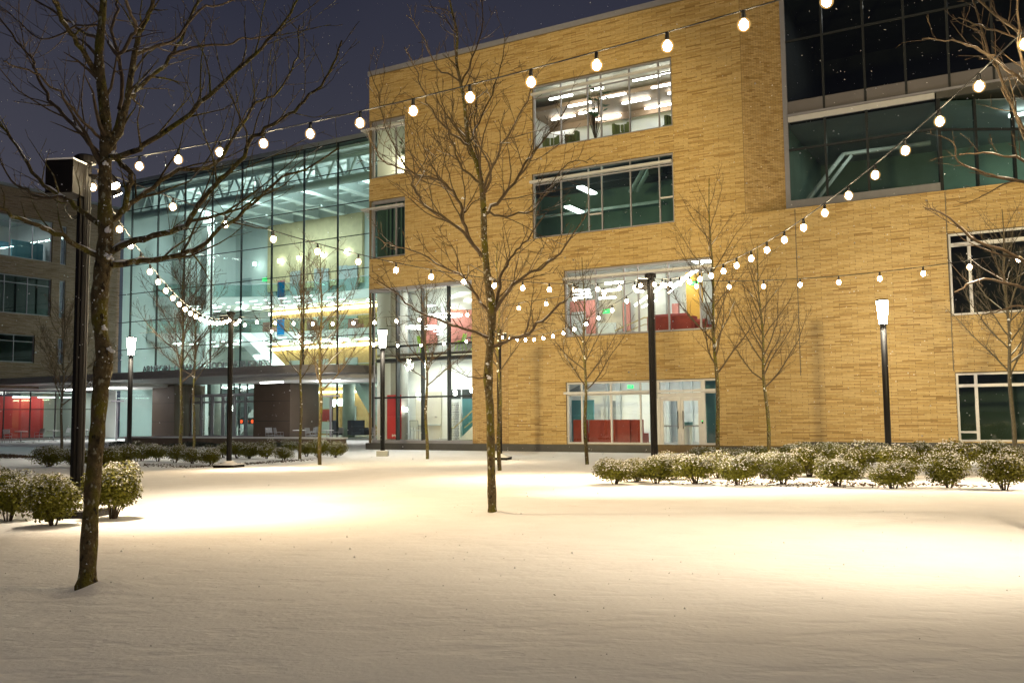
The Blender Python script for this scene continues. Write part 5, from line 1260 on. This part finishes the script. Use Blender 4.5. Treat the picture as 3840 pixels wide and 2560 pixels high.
for (bx, by, xt, yt, Y, lab, sd, kw) in (
    (735, 1068, 760, 560, 29.5, 'golden lit slender tree in front of the entrance canopy', 41, dict(fork=.32, spread=.36, r=.062)),
    (690, 1046, 700, 590, 34.5, 'slender tree just left of the golden lit one, before the brown entrance box', 42, dict(fork=.38, r=.06)),
    (414, 1043, 425, 560, 38.5, 'left tree of the pair before the entrance doors', 43, dict(fork=.34, r=.075)),
    (444, 1036, 455, 600, 40.0, 'right tree of the pair before the entrance doors', 44, dict(fork=.36, r=.062)),
    (980, 1054, 968, 640, 33.4, 'slender tree in front of the corner glass lobby', 45, dict(fork=.40, spread=.33, r=.062)),
    (1347, 1066, 1350, 590, 27.6, 'slender tree left of the ground floor window strip', 46, dict(fork=.34, spread=.34, r=.058)),
    (1148, 1081, 1165, 560, 23.6, 'slender tree close behind the centre tree and the furthest pole', 47, dict(fork=.42, spread=.30, r=.055)),
    (1652, 1050, 1640, 410, 27.0, 'tall slender tree right of the double door', 48, dict(fork=.30, spread=.30, r=.066, lean=-.01)),
    (1768, 1045, 1745, 560, 29.0, 'slender tree before the plain brick, right of the tall one', 49, dict(fork=.33, spread=.33, r=.065, lean=-.03)),
    (2331, 1052, 2318, 480, 26.5, 'dark slender tree in front of the right-hand dark windows', 50, dict(fork=.32, spread=.34, r=.066, barkm='barkdark', twm='barkdark')),
    (140, 1030, 150, 690, 44.0, 'dim tree far off before the left building', 51, dict(fork=.3, spread=.4, r=.07, barkm='barkdark')),
):
    p = PX(bx, by, Y); young_tree(lab, p.x, Y, max(4, top_h(p.x, Y, yt, xt)), sd, **kw)

# ------------------------------------------------------------------ shrubs
def shrub_meshes(seed, nleaf, ls):
    rg = random.Random(seed); lf = MB(); sn = MB(); stm = MB()
    lob = [(rg.uniform(-.28, .28), rg.uniform(-.28, .28), rg.uniform(.36, .70), rg.uniform(.24, .38)) for _ in range(12)] + [(0, 0, .46, .42)]
    for k in range(9):
        g = rg.uniform(0, 2*PI); rr = rg.uniform(.15, .36)
        stm.tube([(.03*math.cos(g), .03*math.sin(g), -.05), (rr*.4*math.cos(g), rr*.4*math.sin(g), .2), (rr*math.cos(g+.2), rr*math.sin(g+.2), .55)], [.018, .012, .006], 5)
        for j in range(3):
            a2 = g+rg.uniform(-.8, .8); stm.tube([(rr*.5*math.cos(g), rr*.5*math.sin(g), .24), (.44*math.cos(a2), .44*math.sin(a2), rg.uniform(.3, .6))], [.007, .003], 4)
    for k in range(nleaf):
        cx_, cy_, cz_, cr = rg.choice(lob)
        v = Vector((rg.gauss(0, 1), rg.gauss(0, 1), rg.gauss(.15, 1))).normalized()
        rad = cr*rg.random()**.24
        p = Vector((cx_, cy_, cz_)) + Vector((v.x*rad*1.05, v.y*rad*1.05, v.z*rad*.85))
        if p.z < .10: continue
        nrm = (v*.7 + Vector((rg.gauss(0, .45), rg.gauss(0, .45), .75))).normalized()
        d = nrm.orthogonal().normalized(); d.rotate(Matrix.Rotation(rg.uniform(0, 6.28), 3, nrm)); s = nrm.cross(d)
        L_ = ls*rg.uniform(.75, 1.25); wd = L_*.30
        a, b = p-d*L_*.5, p+d*L_*.5
        lf.quad(a, p+s*wd-nrm*.004, b, p-s*wd-nrm*.004)
        if p.z > .42 and v.z > .22 and rad > cr*.74 and nrm.z > .5 and rg.random() < .30:
            e = .010; w2 = wd*rg.uniform(.7, 1.15); l2 = L_*rg.uniform(.28, .46); m_ = p+nrm*e*1.9
            c0, c1_, c2_, c3_ = p-d*l2+nrm*.002, p+s*w2+nrm*.002, p+d*l2+nrm*.002, p-s*w2+nrm*.002
            i = len(sn.v); sn.v += [tuple(c0), tuple(c1_), tuple(c2_), tuple(c3_), tuple(m_)]
            for f in ((0, 1, 4), (1, 2, 4), (2, 3, 4), (3, 0, 4)): sn.f.append(tuple(i+z for z in f)); sn.c.append(None)
    return stm.mesh('stems', M['stem']), lf.mesh('foliage', M['leaf']), sn.mesh('snow_cover', M['snowcap'])
SH = [shrub_meshes(100+k, 4200, .062) for k in range(4)]
SHN = [shrub_meshes(200+k, 6500, .056) for k in range(3)]
nth = ['first', 'second', 'third', 'fourth', 'fifth', 'sixth', 'seventh', 'eighth', 'ninth', 'tenth', 'eleventh', 'twelfth', 'thirteenth', 'fourteenth', 'fifteenth', 'sixteenth']
def shrub(label, x, y, wd, h, i, lib, group):
    t = thing('shrub', label, 'shrub', (x, y, snow_h(x, y)-.02), random.uniform(0, 6.28), group)
    t.scale = (wd, wd, h/.95)
    st_, lf_, sn_ = lib[i % len(lib)]
    link('stems', st_, t); link('foliage', lf_, t); tag(link('snow_cover', sn_, t), kind='stuff')
    return t
KD = 3840/2352
def row(fmt, lst, lib, group):
    for i, (cx_, by, wpx, hpx) in enumerate(lst):
        g = on_ground(cx_, by); s = g.y/FPX*KD
        shrub(fmt % nth[i], g.x, g.y, wpx*s/1.02, hpx*s, i, lib, group)
row('snow topped shrub, %s from the left in the front row on the right', [(1412, 1110, 92, 68), (1507, 1108, 96, 72), (1597, 1110, 98, 76), (1697, 1112, 98, 82), (1798, 1110, 96, 80), (1925, 1116, 108, 72), (2052, 1122, 108, 74), (2180, 1121, 98, 88), (2308, 1127, 108, 90)], SHN, 'snow topped shrubs in the right front row')
row('snow dusted shrub, %s from the left in the middle row on the right', [(1462, 1104, 70, 60), (1548, 1100, 80, 66), (1648, 1098, 80, 68), (1752, 1098, 78, 66), (1858, 1094, 90, 76), (1965, 1096, 88, 86), (2072, 1098, 98, 84), (2195, 1092, 95, 86), (2335, 1092, 80, 72)], SH, 'snow dusted shrubs in the right middle row')
row('dim bluish shrub, %s from the left in the back row by the plinth', [(1622, 1058, 86, 36), (1700, 1054, 70, 30), (1760, 1054, 74, 34), (1836, 1058, 80, 44), (1906, 1062, 84, 52), (2008, 1066, 80, 56), (2100, 1074, 84, 66), (2185, 1070, 70, 56), (2283, 1072, 84, 66), (2352, 1076, 70, 60)], SH, 'dim shrubs along the plinth')
for (cx_, by, wpx, hpx, lab, i) in ((18, 1196, 120, 138, 'big snow covered shrub cut by the left edge', 0), (122, 1207, 132, 130, 'big snow covered shrub hiding the foot of the nearest pole', 1), (258, 1192, 128, 140, 'big snow lit shrub right of the near left tree trunk', 2), (185, 1178, 90, 100, 'snow covered shrub close behind the near left tree trunk', 0)):
    g = on_ground(cx_, by); s = g.y/FPX*KD; shrub(lab, g.x, g.y, wpx*s/1.02, hpx*s, i, SHN, 'big snow covered shrubs in the left foreground')
row('grey green shrub, %s from the left in the left middle row', [(112, 1071, 78, 54), (168, 1073, 60, 50), (208, 1076, 60, 50), (244, 1075, 66, 54), (284, 1068, 76, 54), (326, 1058, 52, 46), (362, 1059, 50, 44), (402, 1062, 52, 46), (441, 1064, 52, 42), (486, 1066, 54, 46), (514, 1051, 40, 40), (545, 1052, 46, 42), (573, 1053, 46, 42), (612, 1053, 48, 46)], SH, 'grey green shrubs left of the entrance pole')
row('small shrub, %s from the left beside the golden tree', [(651, 1056, 48, 34), (667, 1036, 44, 28), (704, 1048, 42, 36), (731, 1051, 52, 46), (771, 1050, 48, 42)], SH, 'small shrubs by the golden tree')
# low dark hedge behind and dead leaves among the shrubs
def mass(name, label, cat, pts, m, n, hmax, ls, seed):
    rg = random.Random(seed); q = MB()
    for k in range(n):
        a, b = pts[rg.randrange(len(pts)-1)], None
        i = rg.randrange(len(pts)-1); p = Vector(pts[i]).lerp(Vector(pts[i+1]), rg.random())
        c = p + Vector((rg.gauss(0, .35), rg.gauss(0, .35), 0)); z = snow_h(c.x, c.y) + hmax*rg.random()**.7*(.6+.4*math.sin(c.x*1.7+c.y))
        nr = Vector((rg.gauss(0, .6), rg.gauss(0, .6), 1)).normalized(); d = nr.orthogonal().normalized(); d.rotate(Matrix.Rotation(rg.uniform(0, 6.28), 3, nr)); s = nr.cross(d)
        cc = Vector((c.x, c.y, z)); q.quad(cc-d*ls*.5, cc+s*ls*.25, cc+d*ls*.5, cc-s*ls*.25)
    return tag(q.build(name, m), label, cat, kind='stuff')
mass('hedge', 'low dark hedge of ground cover before the planter wall', 'hedge', [tuple(W(u, D, 0)) for u, D in ((-46.5, .2), (-42, .2), (-38, .3), (-34, .3), (-30.5, .4))], M['hedge'], 9000, .27, .11, 5)
mass('hedge', 'dark low planting by the planter wall at the left edge', 'hedge', [tuple(W(u, D, 0)) for u, D in ((-58.5, -10.2), (-56, -10.2), (-53.4, -10.0), (-51.5, -8.6))], M['hedge'], 5000, .45, .11, 6)
mass('fallen_leaves', 'scattered dead leaves on the snow under the left shrubs', 'leaves', [tuple(on_ground(x, y)) for x, y in ((330, 1066), (450, 1072), (520, 1066), (600, 1062), (690, 1056))], M['dirt'], 900, .03, .09, 7)
mass('fallen_leaves', 'scattered dead leaves on the snow among the right shrubs', 'leaves', [tuple(on_ground(x, y)) for x, y in ((1560, 1108), (1750, 1108), (1870, 1112), (2000, 1114), (2250, 1116))], M['dirt'], 700, .03, .07, 8)
mass('dry_grass', 'brownish dry grass beside the snow path at the left edge', 'grass', [tuple(on_ground(x, y)) for x, y in ((-10, 1052), (40, 1050), (90, 1050))], M['dirt'], 1200, .16, .10, 9)

mass('grass_blades', 'few thin dead grass blades poking through the snow in mid lawn', 'grass', [tuple(on_ground(x, y)) for x, y in ((1000, 1170), (1300, 1180), (1600, 1190), (700, 1280), (1760, 1330), (1300, 1400))], M['stem'], 12, .05, .018, 10)
# ------------------------------------------------------------------ patio furniture
def table(label, loc, group='grey cafe tables on the patio'):
    t = thing('cafe_table', label, 'table', loc, random.uniform(0, 1), group)
    q = MB(); q.tube([(0, 0, .72), (0, 0, .745)], .42, 18); q.build('table_top', M['chair'], t)
    q = MB(); q.tube([(0, 0, .746), (0, 0, .76)], [.41, .38], 18); q.build('snow_cap', M['snowcap'], t)
    q = MB(); q.tube([(0, 0, .02), (0, 0, .72)], .03, 8); q.build('pedestal', M['chair'], t)
    for k in range(4):
        q = MB(); a = PI/2*k+.4; q.tube([(0, 0, .06), (.30*math.cos(a), .30*math.sin(a), .02)], .02, 5); q.build('foot', M['chair'], t)
    return t
proto = None
def pchair(label, u, D, rz):
    return chair('cafe_chair', label, W(u, D, 0), -TH+rz, 'chair', 'chair', 'grey cafe chairs on the patio')
for lab, u, D in (('cafe table by the corner of the glass lobby', -30.6, 7.0), ('cafe table left of the corner table group', -33.6, 8.6), ('cafe table beside the brown entrance box', -38.6, 7.2), ('cafe table between the box and the hall column', -35.9, 6.6)):
    table(lab, W(u, D, 0))
for lab, u, D, rz in (('grey metal chair with its back turned, left of the corner table', -31.7, 6.5, 2.6), ('grey metal chair right of the corner table by the lobby glass', -29.4, 6.9, -1.4), ('grey metal chair behind the corner table', -30.7, 8.0, .2), ('grey metal chair in front of the corner table', -30.9, 5.9, 3.0),
                      ('grey metal chair at the far left end beside the brown box', -40.6, 6.8, 1.2), ('grey metal chair second from the brown box', -39.4, 6.3, 2.7), ('grey metal chair behind the table by the brown box', -38.3, 8.3, .1), ('grey metal chair right of the table by the brown box', -37.5, 7.0, -1.3),
                      ('grey metal chair left of the middle patio table', -36.8, 6.2, 1.6), ('grey metal chair right of the middle patio table', -34.9, 6.4, -1.6), ('grey metal chair behind the rear patio table', -33.4, 9.6, .1), ('grey metal chair before the rear patio table', -33.2, 7.6, 3.3)):
    pchair(lab, u, D, rz)
for k, (lab, v) in enumerate((('cafe table left of the stone pier at the left building', -2.2), ('cafe table right of the stone pier at the left building', 3.4), ('cafe table before the red wall of the left building', 5.8), ('cafe table at the corner of the left building', 8.4))):
    table(lab, W(LU+1.6, v, 0), 'grey cafe tables by the left building')
for k, (lab, v, du, rz) in enumerate((('dim cafe chair at the left frame edge by the pier', -3.4, 1.4, 1.2), ('dim cafe chair just left of the stone pier', -1.0, 1.7, -1.2), ('dim cafe chair right of the stone pier', 2.5, 1.5, 1.3), ('dim cafe chair between two tables before the red wall', 4.6, 1.8, .2),
                                      ('dim cafe chair before the middle of the red wall', 6.8, 1.5, -1.3), ('dim cafe chair at the right end of the red wall', 7.6, 1.6, 1.4), ('dim cafe chair at the glass corner of the left building', 9.5, 1.5, -1.2))):
    chair('cafe_chair', lab, W(LU+du, v, 0), -TH+rz, 'chair', 'chair', 'grey cafe chairs by the left building')

# ------------------------------------------------------------------ falling snow
rg = random.Random(77); q = MB()
for k in range(5200):
    y = 3.2+26*rg.random()**1.2; x = rg.uniform(-.66, .66)*y; z = rg.uniform(.7, .75+.62*y); s = rg.uniform(.0018, .0048)
    if z > 22: continue
    i = len(q.v); q.v += [(x, y, z+s), (x+s, y, z-s*.4), (x-s*.6, y+s*.8, z-s*.4), (x-s*.6, y-s*.8, z-s*.4)]
    for f in ((0, 1, 2), (0, 2, 3), (0, 3, 1), (1, 3, 2)): q.f.append(tuple(i+c for c in f)); q.c.append(None)
tag(q.build('falling_snow', M['snowcap']), kind='stuff')
